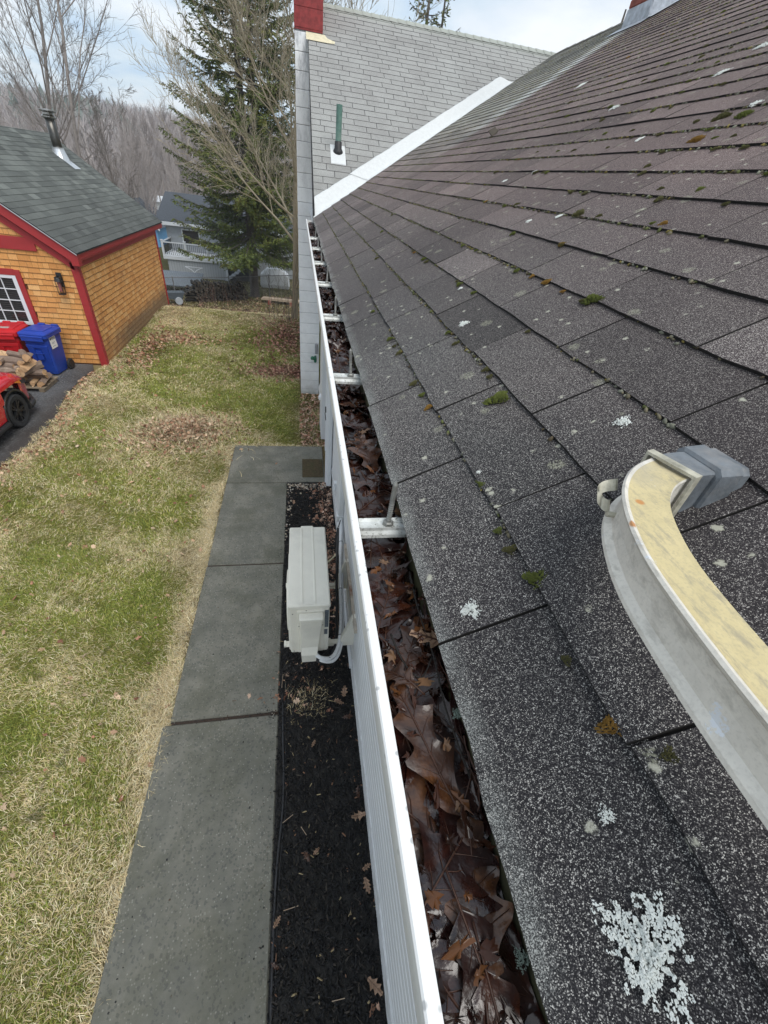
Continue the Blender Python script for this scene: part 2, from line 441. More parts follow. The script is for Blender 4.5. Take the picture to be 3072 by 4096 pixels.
def mat_mulch():
    b = NB("mulch_soil"); n = b.noise(30, 5, .7)
    return b.fin(b.ramp(n, [(.3, (.006, .006, .006)), (.6, (.022, .02, .018)), (.8, (.05, .042, .035))]), .85, bump=n, bs=.9, bd=.02)
MT['mulch'] = mat_mulch()

def mat_cedar():
    b = NB("cedar_shingle"); tone = b.attr('tone')
    gr = b.noise(5, 5, .7, src=b.mp((30, 30, 1.4)))
    c = b.ramp(tone, [(0, (.58, .25, .065)), (.5, (.76, .37, .11)), (1, (.84, .49, .19))])
    c = b.mix(b.math('MULTIPLY', b.rng(gr, .42, .72), .55), c, (.30, .10, .03))
    X, Y, Z = b.sep()
    grime = b.math('MULTIPLY', b.math('MULTIPLY', b.rng(b.math('ADD', Z, b.math('MULTIPLY', b.math('SUBTRACT', b.noise(3, 4), .5), .35)), .62, .28), b.rng(X, -4.6, -4.5)), b.rng(Y, 10.6, 12.2, .35, 1))
    c = b.mix(b.math('MULTIPLY', grime, .8), c, (.13, .095, .055))
    dk = b.math('MULTIPLY', b.rng(b.noise(1.2, 4), .55, .75), .3); c = b.mix(dk, c, (.26, .13, .06))
    return b.fin(c, .75, bump=gr, bs=.3, bd=.004)
MT['cedar'] = mat_cedar()
MT['cedar_edge_shade'] = simple("cedar_butt_edge_shade", (.13, .05, .018), .9, .3, 30)  # butt edges, and the shadow line painted on the shingle faces
MT['redtrim'] = simple("red_trim_paint", (.36, .028, .030), .55, .08, 8, .05)
def mat_groof():
    b = NB("garage_shingle"); tone = b.attr('tone')
    c = b.ramp(tone, [(0, (.042, .045, .042)), (.5, (.10, .108, .098)), (1, (.20, .215, .195))])
    st = b.noise(2, 5, .7, src=b.mp((1, 3.5, 1)))
    c = b.mix(b.rng(st, .35, .8, .0, .5), c, (.065, .07, .064))
    X, Y, Z = b.sep(); c = b.mix(b.math('MULTIPLY', b.rng(Z, 3.0, 2.2), .6), c, (.045, .045, .045))
    c = b.mix(b.math('MULTIPLY', b.rng(b.noise(220, 2), .4, .7), .3), c, (.25, .27, .26))
    return b.fin(c, .85, bump=b.noise(200, 2), bs=.3, bd=.003, spec=.3)
MT['groof'] = mat_groof(); MT['groof_edge'] = simple("garage_shingle_edge", (.02, .022, .024), .9, .2, 30)
MT['steel'] = simple("flue_steel", (.34, .33, .31), .25, .35, 8, .0, metal=.95)
MT['steel_dark'] = simple("flue_dark_steel", (.12, .115, .105), .35, .4, 5, .0, metal=.9)
MT['alu'] = simple("bright_metal", (.66, .68, .70), .35, .1, 10, .0, metal=.7)
def mat_glass():
    b = NB("window_glass"); X, Y, Z = b.sep()
    c = b.ramp(b.math('FRACT', b.math('MULTIPLY', Z, 26)), [(.1, (.012, .012, .014)), (.5, (.055, .05, .048)), (.9, (.02, .02, .02))])
    return b.fin(c, .08, spec=.6)
MT['glass'] = mat_glass()
MT['black'] = simple("black_metal", (.015, .015, .016), .45, .2, 20)
MT['lampglass'] = simple("lamp_glass", (.30, .10, .09), .2, .3, 10)
MT['blue'] = simple("blue_plastic", (.012, .05, .34), .42, .15, 6, .03, dirt=(.02, .07, .36))
MT['red'] = simple("red_plastic", (.50, .012, .018), .42, .12, 6, .03)
MT['carred'] = simple("car_paint", (.55, .003, .016), .25, .05, 3, 0, coat=1.0)
MT['tyre'] = simple("tyre_rubber", (.02, .02, .021), .8, .3, 60, .3)
MT['rimblack'] = simple("wheel_rim", (.035, .035, .038), .3, .2, 10, 0, metal=.6)
MT['paper'] = simple("sticker_paper", (.78, .78, .76), .6, .05, 20)
MT['ink'] = simple("sticker_ink", (.02, .02, .02), .6, .05, 20)
MT['labelgrey'] = simple("lid_label", (.42, .36, .33), .5, .35, 50, 0, dirt=(.16, .10, .09))
def mat_wood(name, a, bb, bark=None, rough=.8):
    b = NB(name); n = b.noise(9, 5, .7, src=b.mp((1, 1, 1)), dist=1.0)
    c = b.ramp(n, [(.3, a), (.7, bb)])
    oi = b.n('ShaderNodeObjectInfo'); c = b.mix(b.math('MULTIPLY', oi.outputs['Random'], .8), c, a)
    return b.fin(c, rough, bump=n, bs=.4, bd=.01)
MT['log_end'] = mat_wood("split_wood", (.42, .24, .12), (.80, .60, .36))
MT['log_bark'] = mat_wood("log_bark", (.17, .115, .085), (.42, .33, .26))
MT['old_end'] = mat_wood("weathered_wood_end", (.030, .024, .018), (.105, .085, .06))
MT['old_bark'] = mat_wood("weathered_bark", (.012, .010, .008), (.035, .028, .022))
MT['pallet'] = mat_wood("pallet_wood", (.16, .12, .08), (.30, .24, .17))
MT['lumber'] = mat_wood("lumber", (.36, .26, .18), (.55, .46, .36))
MT['bark_grey'] = mat_wood("grey_bark", (.19, .165, .15), (.36, .325, .30))
MT['bark_pale'] = mat_wood("pale_twig_bark", (.25, .205, .14), (.44, .385, .28))
MT['bark_spruce'] = mat_wood("spruce_bark", (.06, .05, .045), (.17, .145, .125))
MT['needle'] = mat_tint("spruce_needles", .7)
MT['acwhite'] = simple("outdoor_unit_enamel", (.76, .735, .65), .45, .04, 6, .03, dirt=(.64, .62, .55))
MT['acgrey'] = simple("unit_label", (.10, .12, .14), .5, .4, 90)
MT['rust'] = simple("rusty_rail", (.46, .40, .33), .85, .25, 14, .4, dirt=(.20, .07, .03))
MT['foam'] = simple("white_insulation", (.72, .73, .74), .7, .08, 40, .3)
MT['yardgrey'] = simple("grey_house_paint", (.36, .38, .40), .7, .1, 6)
def mat_vboard():
    b = NB("vertical_boards"); X, Y, Z = b.sep()
    f = b.math('FRACT', b.math('MULTIPLY', X, 6)); c = b.ramp(f, [(.0, (.16, .17, .18)), (.1, (.38, .40, .42)), (.9, (.44, .46, .48))])
    return b.fin(c, .7)
MT['vboard'] = mat_vboard()
MT['darkroof'] = simple("dark_grey_roof", (.062, .07, .082), .85, .25, 12, .2)
MT['bluehouse'] = simple("blue_house_paint", (.14, .34, .58), .7, .08, 5)
MT['chain'] = simple("galvanised_wire", (.22, .22, .22), .5, .1, 10, 0, metal=.5)

# ---------------------------------------------------------------- ground sheet
def hgt(x, y):
    x = np.asarray(x, float); y = np.asarray(y, float)
    s = np.clip((y - 15.6) / (26.5 - 15.6), 0, 1)
    z = -2.63 * s
    z = z + .10 * np.exp(-((y - 15.2) / 1.1) ** 2) * (x > -4.4) * (x < 3)
    lawn = np.clip((-1.45 - x) / .5, 0, 1) * np.clip((x + 4.3) / .4, 0, 1)
    lawn = np.maximum(lawn, np.clip((y - 7.2) / .6, 0, 1) * (x > -4.0) * (x < .2))
    z = z + lawn * (vn(x, y, .9, 3) - .5) * .06
    z = z + .13 * np.exp(-(((x + 2.15) / .7) ** 2 + ((y - 7.3) / .55) ** 2))
    z = z + np.where(y > 55, 0, 0)
    return z
DRIVE_E = [(-8, -30), (-5.1, -30), (-5.0, 0), (-4.75, 4.2), (-4.52, 6.1), (-4.36, 6.9), (-4.42, 7.8), (-4.60, 8.6), (-4.66, 9.5), (-4.58, 10.1), (-4.72, 10.44)]
def drive_edge(y):
    ys = [p[1] for p in DRIVE_E[1:]]; xs = [p[0] for p in DRIVE_E[1:]]
    return np.interp(y, ys, xs)
def green(x, y):
    """0 straw .. 1 green"""
    g = fbm(x + .35 * y, y * .8, 1.1, 2) * 1.15 + fbm(x, y, 4.0, 7) * .55 - .36
    g = g + .28 * np.exp(-((y - 8.9) / 1.0) ** 2) * np.clip((x + 2.6) / 1, 0, 1) + .16 * np.exp(-((y - 12) / 2.0) ** 2) * np.clip((x + 3.4) / 1, 0, 1)
    g = g + .12 * np.exp(-((x + 2.4) / .7) ** 2) * (y < 6.5)
    dw = np.where(y < 6.9, -1.2 - x, 9)
    g = g - .60 * np.exp(-(np.clip(dw, 0, 9) / (.08 + .34 * vn(y, y * .3, 1.6, 21))) ** 2)
    g = g - .5 * np.exp(-(np.clip(x - drive_edge(y), 0, 9) / .5) ** 2) * (y < 11)
    g = g - .3 * np.clip((y - 13.2) / 1.5, 0, 1)
    return np.clip(g, 0, 1)
def brown(x, y):
    """leaf / bare soil amount"""
    b = np.exp(-(((x + 2.15) / .62) ** 2 + ((y - 7.25) / .6) ** 2)) * 1.0
    b = b + .9 * np.exp(-(((x + .35) / .75) ** 2 + ((y - 13.6) / 1.5) ** 2)) + .8 * np.exp(-(((x + .5) / .75) ** 2 + ((y - 10.6) / .45) ** 2))
    b = b + .55 * np.exp(-(((x + 3.75) / .5) ** 2 + ((y - 11.6) / .9) ** 2)) + .8 * np.clip((y - 16.4) / 1.5, 0, 1) + .3 * np.exp(-(((x + 1.6) / 1.2) ** 2 + ((y - 15) / .8) ** 2))
    b = b + .75 * np.exp(-(((x - .1) / .30) ** 2)) * (y > 6.9) * (y < 10.5)
    return np.clip(b * (.6 + .8 * fbm(x, y, 3, 9)), 0, 1)
def lawncol(x, y, k=1.0):
    g = green(x, y)[:, None]; b = brown(x, y)[:, None]
    straw = np.array([.48, .38, .20]); gr = np.array([.15, .19, .028]); mid = np.array([.31, .29, .075])
    c = np.where(g < .5, straw + (mid - straw) * (g * 2), mid + (gr - mid) * (g * 2 - 1))
    c = c * (1 - b) + np.array([.17, .10, .06]) * b
    far = np.clip((y - 24) / 6, 0, 1)[:, None]; c = c * (1 - far) + np.array([.16, .15, .06]) * far
    ff = np.clip((y - 60) / 30, 0, 1)[:, None]; c = c * (1 - ff) + np.array([.10, .085, .07]) * ff
    return c * k
xs = np.unique(np.concatenate([np.linspace(-5.5, 1.0, 110), np.linspace(-14, -5.5, 20), np.linspace(1, 14, 20), np.linspace(-400, -14, 14), np.linspace(14, 400, 14)]))
ys = np.unique(np.concatenate([np.linspace(-2, 18, 240), np.linspace(18, 70, 60), np.linspace(70, 700, 20), np.linspace(-80, -2, 10)]))
GX, GY = np.meshgrid(xs, ys); gx, gy = GX.ravel(), GY.ravel()
gz = hgt(gx, gy) - .02 - .02 * ((gx > -1.3) & (gx < .5) & (gy < 7))
nx, ny = len(xs), len(ys)
ii = (np.arange(ny - 1)[:, None] * nx + np.arange(nx - 1)[None, :]).ravel()
GF = np.stack([ii, ii + 1, ii + nx + 1, ii + nx], 1)
np_mesh("ground", np.stack([gx, gy, gz], 1), GF, MT['ground'], col=lawncol(gx, gy, .62), smooth=True, kind='structure')

# hill across the valley
hx = np.linspace(-420, 420, 90); hy = np.linspace(75, 420, 40)
HX, HY = np.meshgrid(hx, hy); fx_, fy_ = HX.ravel(), HY.ravel()
def hillz(x, y):
    r = np.clip((y - 78) / 170, 0, 1); r = r * r * (3 - 2 * r)
    top = 3.4 - .035 * (x + 60) * (x < 0) * 0.55 + 2.5 * vn(x, y, .012, 4)
    return -4 + r * (top + 4) + r * vn(x, y, .05, 5) * 1.5
hz_ = hillz(fx_, fy_)
hn, hm = len(hx), len(hy)
ii = (np.arange(hm - 1)[:, None] * hn + np.arange(hn - 1)[None, :]).ravel()
MT['hill'] = simple("hill_floor", (.30, .27, .255), .95, .2, .08)  # pale tone with distance haze put into the colour
np_mesh("hill", np.stack([fx_, fy_, hz_], 1), np.stack([ii, ii + 1, ii + hn + 1, ii + hn], 1), MT['hill'], smooth=True, kind='structure')

# driveway
m = M(); dr = [(-30, -30)] + DRIVE_E[1:] + [(-30, 10.44)]
m.add([(x, y, .004) for x, y in dr], [tuple(range(len(dr)))]); m.build("driveway", MT['asphalt'], kind='structure')
# walkway slabs
def slab(x0, x1, y0, y1, z1=.03):
    m = M(); m.bbox(x0, x1, y0, y1, -.12, z1, .012); return m
pm = M()
for (x0, x1, y0, y1) in [(-1.195, -.262, 3.86, 5.645), (-1.20, -.266, 1.935, 3.84), (-1.255, -.262, .02, 1.905), (-1.25, -.262, -1.9, 0.0), (-1.195, .345, 5.662, 6.82)]:
    pm.bbox(x0, x1, y0, y1, -.12, .03, .010)
pm.build("path", MT['concrete'], kind='structure')
gm = M()
for y in (1.92, 3.85, 5.653, .01): gm.box(-1.19, -.27, y - .013, y + .013, -.1, .016)
MT['joint'] = simple("joint_dirt", (.045, .03, .022), .95, .5, 60, .5)
gm.build("path_joint_dirt", MT['joint'], kind='structure')

# ---------------------------------------------------------------- shingle rows
def clip(poly, a, b, c):
    """keep a*u+b*v<=c"""
    out = []
    for i in range(len(poly)):
        p, q = poly[i], poly[(i + 1) % len(poly)]
        dp = a * p[0] + b * p[1] - c; dq = a * q[0] + b * q[1] - c
        if dp <= 0: out.append(p)
        if (dp < 0 < dq) or (dq < 0 < dp):
            t = dp / (dp - dq); out.append((p[0] + (q[0] - p[0]) * t, p[1] + (q[1] - p[1]) * t))
    return out
def shingles(m, org, du, dv, u1, v0, v1, expo, tab, offs, gap=.005, th=.0045, clips=(), jit=.0012, rng=None, tones=(0, 1), u0=0.0, seg=1):
    rng = rng or random.Random(1); org = Vector(org); du = Vector(du); dv = Vector(dv); n = du.cross(dv).normalized()
    if n.z < 0: n = -n
    rows = int((u1 - u0) / expo + .99)
    for r in range(rows):
        ua = u0 + r * expo; ub = min(ua + expo * 1.12, u1 + .01)
        off = offs[r % len(offs)]
        k0 = math.floor((v0 - off) / tab); k1 = math.ceil((v1 - off) / tab)
        rj = rng.gauss(0, jit * .8)
        strip = 0
        for k in range(k0, k1):
            va = off + k * tab + gap / 2; vb = off + (k + 1) * tab - gap / 2
            va2 = max(va, v0); vb2 = min(vb, v1)
            if vb2 - va2 < .01: continue
            if k % 3 == 0: strip = rng.uniform(-.12, .12)
            tn = min(1, max(0, .5 + strip + rng.gauss(0, .16)))
            j0 = rj + rng.gauss(0, jit); j1 = rj + rng.gauss(0, jit)
            lo = []
            for i in range(seg + 1):
                t = i / seg; w = rng.gauss(0, jit * .6) if 0 < i < seg else 0
                lo.append((ua + j0 + (j1 - j0) * t + w, va2 + (vb2 - va2) * t))
            poly = lo + [(ub, vb2), (ub, va2)]
            for cl in clips: 
                poly = clip(poly, *cl)
                if len(poly) < 3: break
            if len(poly) < 3: continue
            lift = th + rng.uniform(0, th * .4)
            vs = []
            for (u, v) in poly:
                f = 1 - (u - ua) / (expo * 1.12)
                h = .0008 + lift * max(0, min(1.1, f)) + .0004
                vs.append(org + du * u + dv * v + n * h)
            for (u, v) in poly: vs.append(org + du * u + dv * v - n * .0035)
            K = len(poly)
            m.add(vs, [tuple(range(K))], 0, tn)
            # duplicates for the sides, so the top keeps its own tone
            m.add(vs, [(i, (i + 1) % K, K + (i + 1) % K, K + i) for i in range(K)], 1, .5)

P30 = RAD(30.0); C30, S30 = math.cos(P30), math.sin(P30)
EX, EZ = .149, 3.57          # drip edge of the main roof
VY = 5.83                    # valley foot
RU = 4.99                    # slope length
house = empty("house", (0, 0, 0), label="white sided house with dark mossy main roof, pale shingled wing and block chimney", cat="house")

# main roof: deck + shingle courses
rm = M()
shingles(rm, (EX, 0, EZ), (C30, 0, S30), (0, 1, 0), RU, -1.3, 11.2, .127, .3048, [.25, .105, .27, .125], gap=.0034, th=.005,
         clips=[(-C30, 1, VY + .03)], jit=.0016, rng=random.Random(4), seg=6)
# deck and far slope (their tops lie under the courses)
def rp(u, y, h=0.0): return (EX + C30 * u - S30 * h, y, EZ + S30 * u + C30 * h)
XR, ZR = EX + C30 * RU, EZ + S30 * RU
rm.add([rp(.004, -3, -.0015), rp(RU, -3, -.0015), rp(RU, VY + RU * C30 - .01, -.0015), rp(.004, VY, -.0015)], [(0, 1, 2, 3)], 1)
rm.add([rp(.004, -3, -.012), rp(RU, -3, -.012), rp(RU, VY + RU * C30 - .01, -.012), rp(.004, VY, -.012)], [(0, 1, 2, 3)], 1)
rm.add([rp(.004, -3, -.0015), rp(.004, VY, -.0015), rp(.004, VY, -.012), rp(.004, -3, -.012)], [(0, 1, 2, 3)], 1)
rm.add([(XR, -3, ZR - .001), (XR + 4.4, -3, ZR - 2.5), (XR + 4.4, 16, ZR - 2.5), (XR, 16, ZR - .001)], [(0, 1, 2, 3)], 0)
rng = random.Random(3)
for k in range(46):       # ridge caps
    y0 = -1.2 + k * .26; 
    if y0 > 9.9: break
    tn = rng.uniform(.3, .8); w = .15
    for s in (-1, 1):
        vs = [(XR, y0, ZR + .016), (XR, y0 + .27, ZR + .010), (XR + s * w * C30, y0 + .27, ZR - w * S30 + .010), (XR + s * w * C30, y0, ZR - w * S30 + .016)]
        rm.add(vs, [(0, 1, 2, 3)], 0, tn)
        rm.add([vs[0], vs[3], (vs[3][0], vs[3][1], vs[3][2] - .008), (vs[0][0], vs[0][1], vs[0][2] - .008)], [(0, 1, 2, 3)], 1)
roof = rm.build("roof", [MT['shingle'], MT['shingle_edge']], house, recalc=False)

# wing roof
wm = M(); RX = .17
shingles(wm, (0, VY, EZ), (0, C30, S30), (1, 0, 0), RU, RX, 9.2, .127, .3048, [.125, .03, -.02], gap=.007, th=.004,
         clips=[(C30, -1, -EX - .0 + 0.0), ] if False else [(-C30, 1, EX + .02)], jit=.0014, rng=random.Random(8), seg=3)
# (u up the wing slope, v = x; keep x <= EX + u*cos up to the main ridge, all x beyond it)
ZRW = EZ + RU * S30; YRW = VY + RU * C30
wm.add([(RX, VY, EZ - .002), (EX, VY, EZ - .002), (XR, YRW, ZRW - .002), (RX, YRW, ZRW - .002)], [(0, 1, 2, 3)], 1)
wm.add([(RX, VY, EZ - .03), (EX + .1, VY, EZ - .03), (XR, YRW, ZRW - .05), (RX, YRW, ZRW - .05)], [(0, 1, 2, 3)], 1)
wm.add([(RX, VY, EZ - .03), (RX, VY, EZ - .002), (RX, YRW, ZRW - .002), (RX, YRW, ZRW - .05)], [(0, 1, 2, 3)], 1)
wm.add([(RX, YRW, ZRW - .001), (XR + .3, YRW, ZRW - .001), (XR + .3, YRW + 4.3, ZRW - 2.5), (RX, YRW + 4.3, ZRW - 2.5)], [(0, 1, 2, 3)], 0, .6)
rng = random.Random(6)
x0 = RX
while x0 < XR + .1:
    tn = rng.uniform(.35, .9); w = .14
    for s in (-1, 1):
        vs = [(x0, YRW, ZRW + .018), (x0 + .16, YRW, ZRW + .008), (x0 + .16, YRW + s * w * C30, ZRW - w * S30 + .010), (x0, YRW + s * w * C30, ZRW - w * S30 + .018)]
        wm.add(vs, [(0, 1, 2, 3)], 0, tn)
    x0 += .145
wm.build("wing_roof", [MT['wing'], MT['wing_edge']], house, recalc=False, label="pale grey tabbed shingle roof of the far wing")

# valley flashing: a bent white metal strip, in two lengths
def valley(u, side, d, h=.007):
    """u along slope (0 foot), side 'w' wing or 'm' main, d distance away from the valley line"""
    x = EX + C30 * u; y = VY + C30 * u; z = EZ + S30 * u
    if side == 'm': return (x, y - d, z + h)          # along the eave direction of the main roof
    return (max(x - d, .172), y, z + h)
def flash(u0, u1, hh, name):
    m = M(); K = 40; rows = []
    prof = [('m', .075, .004), ('m', .055, .012), ('m', .02, .010), ('m', .0, .012), ('w', .05, .016), ('w', .11, .030), ('w', .20, .048), ('w', .235, .036), ('w', .236, .004)]
    vs = []
    for i in range(K + 1):
        u = u0 + (u1 - u0) * i / K
        for (sd, d, h) in prof:
            w = .004 * math.sin(u * 21 + d * 30) + .003 * math.sin(u * 47)
            vs.append(valley(u, sd, d + (w if d > .06 else 0), h + hh + .002 * math.sin(u * 9 + d * 20)))
    n = len(prof)
    fs = [(i * n + j, i * n + j + 1, (i + 1) * n + j + 1, (i + 1) * n + j) for i in range(K) for j in range(n - 1)]
    m.add(vs, fs)
    m.add([vs[K * n + j] for j in range(n)] + [(vs[K * n + j][0], vs[K * n + j][1], vs[K * n + j][2] - .02) for j in range(n)], [(j, j + 1, n + j + 1, n + j) for j in range(n - 1)])
    return m
vf = flash(.0, .83, .0, ''); vf2 = flash(.78, 3.72, .006, '')
vf.add(vf2.v, vf2.f)
vf.build("valley_flashing", MT['flash'], house, recalc=False, smooth=False)

# walls: lapped siding, foundation, soffit, fascia
sw = M(); WX = .455
prof = []
z = .42
while z < 3.40:
    prof += [(WX - .020, z), (WX - .018, z + .062), (WX - .002, z + .078), (WX - .001, z + .098), (WX - .003, z + .0995)]; z += .100
pts = [(WX + .15, .42)] + prof + [(WX + .15, prof[-1][1])]
sw.prism(pts, -3, 9.33); sw.build("wall", MT['siding'], house)
fm = M(); fm.box(WX - .008, WX + .3, -3, 9.33, -.3, .40); fm.box(WX - .03, WX + .1, -3, 9.33, .40, .42)
fm.build("foundation", MT['concrete_f'], house)
sf = M(); sf.box(.176, WX + .05, -3, 9.33, 3.425, 3.44); sf.box(.172, .190, -3, 5.86, 3.425, EZ - .018)
sf.build("soffit", MT['whitewood'], house)

# gutter
gu = empty("gutter", (0, 0, 0)); gu.parent = house
G0, G1, GZ = -1.3, 5.74, 3.560
gm_ = M()
outer = [(.168, 3.572), (.168, 3.448), (.090, 3.448), (.081, 3.46), (.076, 3.50), (.0735, 3.53), (.0700, 3.548), (.0700, 3.5605), (.0716, 3.5625), (.0815, 3.5625)]
inner = [(.0815, 3.556), (.0730, 3.556), (.0760, 3.53), (.0785, 3.50), (.0835, 3.4625), (.091, 3.4505), (.1655, 3.4505), (.1655, 3.572)]
gm_.prism(outer + inner, G0, G1); gm_.box(.0835, .166, G1 - .003, G1, 3.45, 3.556)
gm_.prism([(a - (.0014 if a < .1 else 0), b + (.0012 if b > 3.55 else -.001)) for a, b in outer[2:]] + [(.0705, 3.548), (.074, 3.53), (.0765, 3.50), (.0815, 3.4605), (.0905, 3.4485)][:0], 2.02, 2.06) if False else None
gmo = gm_.build("trough", MT['gutter'], gu)
m = M(); m.box(.1635, .1652, G0, G1 - .01, 3.4515, 3.5715); m.build("back_wall", MT['algae'], gu)
rod_tops = []
for k in range(11):
    y = -.13 + k * .611 if k < 8 else None
    if k >= 8: continue
    y = -.13 + k * .611
    hm_ = M()
    p = [(y - .011, 3.558), (y - .011, 3.552), (y - .014, 3.546), (y - .0145, 3.540), (y - .0125, 3.540), (y - .009, 3.549), (y + .009, 3.549), (y + .0135, 3.546), (y + .0145, 3.553), (y + .012, 3.5585), (y + .006, 3.5560), (y - .005, 3.5560)]
    hm_.prism([(a, b - .0005) for a, b in p], .0832, .1632, axis='x')
    # thin slot / turned end
    hm_.box(.142, .1632, y + .002, y + .004, 3.5555, 3.5575)
    hg = hm_.build("hanger", MT['hanger'], gu)
    r = M(); rx = .128; lean = .004 * math.sin(k * 2.1)
    L = .074 + .006 * math.sin(k * 1.7)
    pts = []; rr = []
    for i in range(40):
        t = i / 39; zz = 3.556 + L * t
        thr = .0005 * (1 if i % 2 else -1) if t < .55 else 0
        rad = .0038 + thr if t < .93 else .0038 * (1 - (t - .93) / .09)
        pts.append((rx + lean * t, y - .002 + .002 * t, zz)); rr.append(max(rad, .0006))
    r.tube(pts, rr, 10)
    r.lathe([(.0085, 3.5555), (.0088, 3.5575), (.0085, 3.562), (.0065, 3.564)], (rx, y - .002, 0), 6)
    ro = r.build("screw", MT['rod'], hg, smooth=False)
# downspout outlet far end elbow strap: small wire at the gutter end
m = M(); m.tube([(.150, 5.76, 3.55), (.150, 5.76, 3.64), (.165, 5.78, 3.66)], .004, 6); m.build("strap", MT['black'], gu)

# block chimney
cm = M(); bc = M()
cm.box(-.020, .367, 9.31, 10.09, -.2, 5.62, 1)
rng = random.Random(12); z = -.1; i = 0
while z < 5.56:
    j = rng.uniform(-.002, .002)
    cm.bbox(-.028 + j, .375 + j, 9.300 + j, 10.10, z, z + .197, .005, 0)
    z += .203
ch = cm.build("chimney", [MT['block'], MT['mortar']], house, label="tall white painted block chimney rising past the wing eave")
m = M(); z = 5.62
while z < 7.6:
    m.bbox(-.034, .384, 9.294, 10.106, z, z + .2, .004); z += .203
m.box(-.03, .38, 9.30, 10.1, 5.6, 7.65)
m.build("painted_stack", MT['redpaint'], ch)
m = M()
yb = 9.26; zb = EZ + (yb - VY) * math.tan(P30)
def wp(x, y, h): return (x, y - h * S30, EZ + (y - VY) * math.tan(P30) + h * C30)
m.add([wp(.135, 9.13, .012), wp(.40, 9.13, .012), wp(.55, 9.14, .012), wp(.56, 9.20, .012), wp(.45, 9.24, .012), wp(.41, 9.31, .014), wp(.135, 9.31, .014),
       (.135, 9.288, 5.72), (.42, 9.288, 5.70)], [(0, 1, 5, 6), (1, 2, 3, 4, 5)])
m.build("apron", MT['cream'], ch, recalc=False)

# vent pipe on the wing
vx, vy = .49, 6.93; vz = EZ + (vy - VY) * math.tan(P30)
vp = M(); vp.tube([(vx, vy, vz - .05), (vx + .002, vy, vz + .44)], .036, 20, cap=False)
vp.tube([(vx + .002, vy, vz + .44), (vx, vy, vz + .1)], .031, 16, cap=True)
vo = vp.build("vent_pipe", MT['copper'], house, smooth=True)
m = M(); m.lathe([(.066, -.045), (.062, -.005), (.046, .02), (.044, .085), (.038, .09)], (vx, vy, vz + .02), 20)
m.build("boot", MT['rubber'], vo, smooth=True)
m = M(); q = []
for (xx, yy) in ((.395, 6.72), (.58, 6.72), (.58, 7.04), (.395, 7.04)): q.append(wp(xx, yy, .013))
q2 = [(a, b, c - .01) for a, b, c in q]
m.add(q + q2, [(0, 1, 2, 3), (0, 4, 5, 1), (1, 5, 6, 2), (0, 3, 7, 4)]); m.build("base_flashing", MT['flash'], vo, recalc=False)

# ridge chimney on the main roof
cx0, cx1, cy0, cy1 = 3.86, 4.40, 6.55, 7.05
rc = M(); z = 5.55
while z < 7.9:
    rc.bbox(cx0 + .02, cx1, cy0 + .02, cy1, z, z + .062, .003); z += .069
rc.box(cx0 + .026, cx1 - .01, cy0 + .026, cy1 - .01, 5.5, 7.9)
rco = rc.build("brick_chimney", MT['brick'], house, label="red brick chimney with silver flashing near the main ridge")
m = M()
def mz(x): return EZ + (x - EX) * math.tan(P30)
m.add([(cx0, cy0, mz(cx0)), (cx0, cy1, mz(cx0)), (cx0 + .015, cy1, mz(cx0) + .17), (cx0 + .015, cy0, mz(cx0) + .17)], [(0, 1, 2, 3)])
m.add([(cx0 - .12, cy0 - .1, mz(cx0 - .12) + .016), (cx0 - .12, cy1 + .1, mz(cx0 - .12) + .016), (cx0, cy1 + .05, mz(cx0) + .02), (cx0, cy0 - .05, mz(cx0) + .02)], [(0, 1, 2, 3)])
ns = 5
for i in range(ns):
    xa = cx0 + (cx1 - cx0) * i / ns; xb = cx0 + (cx1 - cx0) * (i + 1) / ns
    m.add([(xa, cy0 + .002 * i, mz(xa)), (xb, cy0 + .002 * i, mz(xb)), (xb, cy0 + .012, mz(xa) + .22), (xa, cy0 + .012, mz(xa) + .22)], [(0, 1, 2, 3)])
m.add([(cx0 - .02, cy0 - .12, mz(cx0) + .006), (cx1, cy0 - .12, mz(cx1) + .016), (cx1, cy0, mz(cx1) + .02), (cx0 - .02, cy0, mz(cx0) + .012)], [(0, 1, 2, 3)])
m.build("chimney_flashing", MT['lead'], rco, recalc=False)

# side entrance, storm door, vent hood on the wall
dm = M(); dm.bbox(WX - .065, WX + .01, 5.72, 5.82, .05, 2.18, .004); dm.bbox(WX - .065, WX + .01, 6.62, 6.72, .05, 2.18, .004); dm.bbox(WX - .08, WX + .01, 5.68, 6.76, 2.10, 2.24, .004)
dfr = dm.build("door_frame", MT['whitewood'], house)
m = M(); m.bbox(WX - .055, WX - .02, 5.83, 6.61, .07, 2.09, .004); m.bbox(WX - .062, WX - .05, 5.93, 6.51, 1.1, 1.95, .003)
m.build("door", MT['siding'], house)
m = M(); m.bbox(WX - .115, WX - .05, 5.60, 5.66, .06, 2.0, .006); m.bbox(WX - .10, WX - .015, 5.50, 5.60, .06, 2.0, .006); m.bbox(WX - .085, WX - .03, 5.44, 5.50, .1, 2.05, .004)
m.build("storm_door", MT['whitewood'], house, label="white storm door folded back beside the side entrance")
m = M(); m.box(WX - .10, WX - .05, 6.15, 6.22, 1.03, 1.10); m.box(WX - .105, WX - .095, 5.98, 6.22, .98, 1.0); m.build("door_handle", MT['black'], house)
m = M(); m.bbox(WX - .12, WX - .02, 7.05, 7.7, .05, 2.1, .006); m.build("corner_board", MT['siding'], house)
m = M(); m.lathe([(.02, 0), (.05, .02), (.055, .08), (.03, .12), (.012, .14)], (WX - .11, 7.35, .70), 12); m.build("wall_light", MT['whitewood'], house)
m = M(); m.bbox(WX - .045, WX - .008, 4.60, 4.68, .62, .74, .005); m.bbox(WX - .05, WX - .04, 4.62, 4.66, .5, .62, .003); m.build("outlet_box", MT['whitewood'], house)
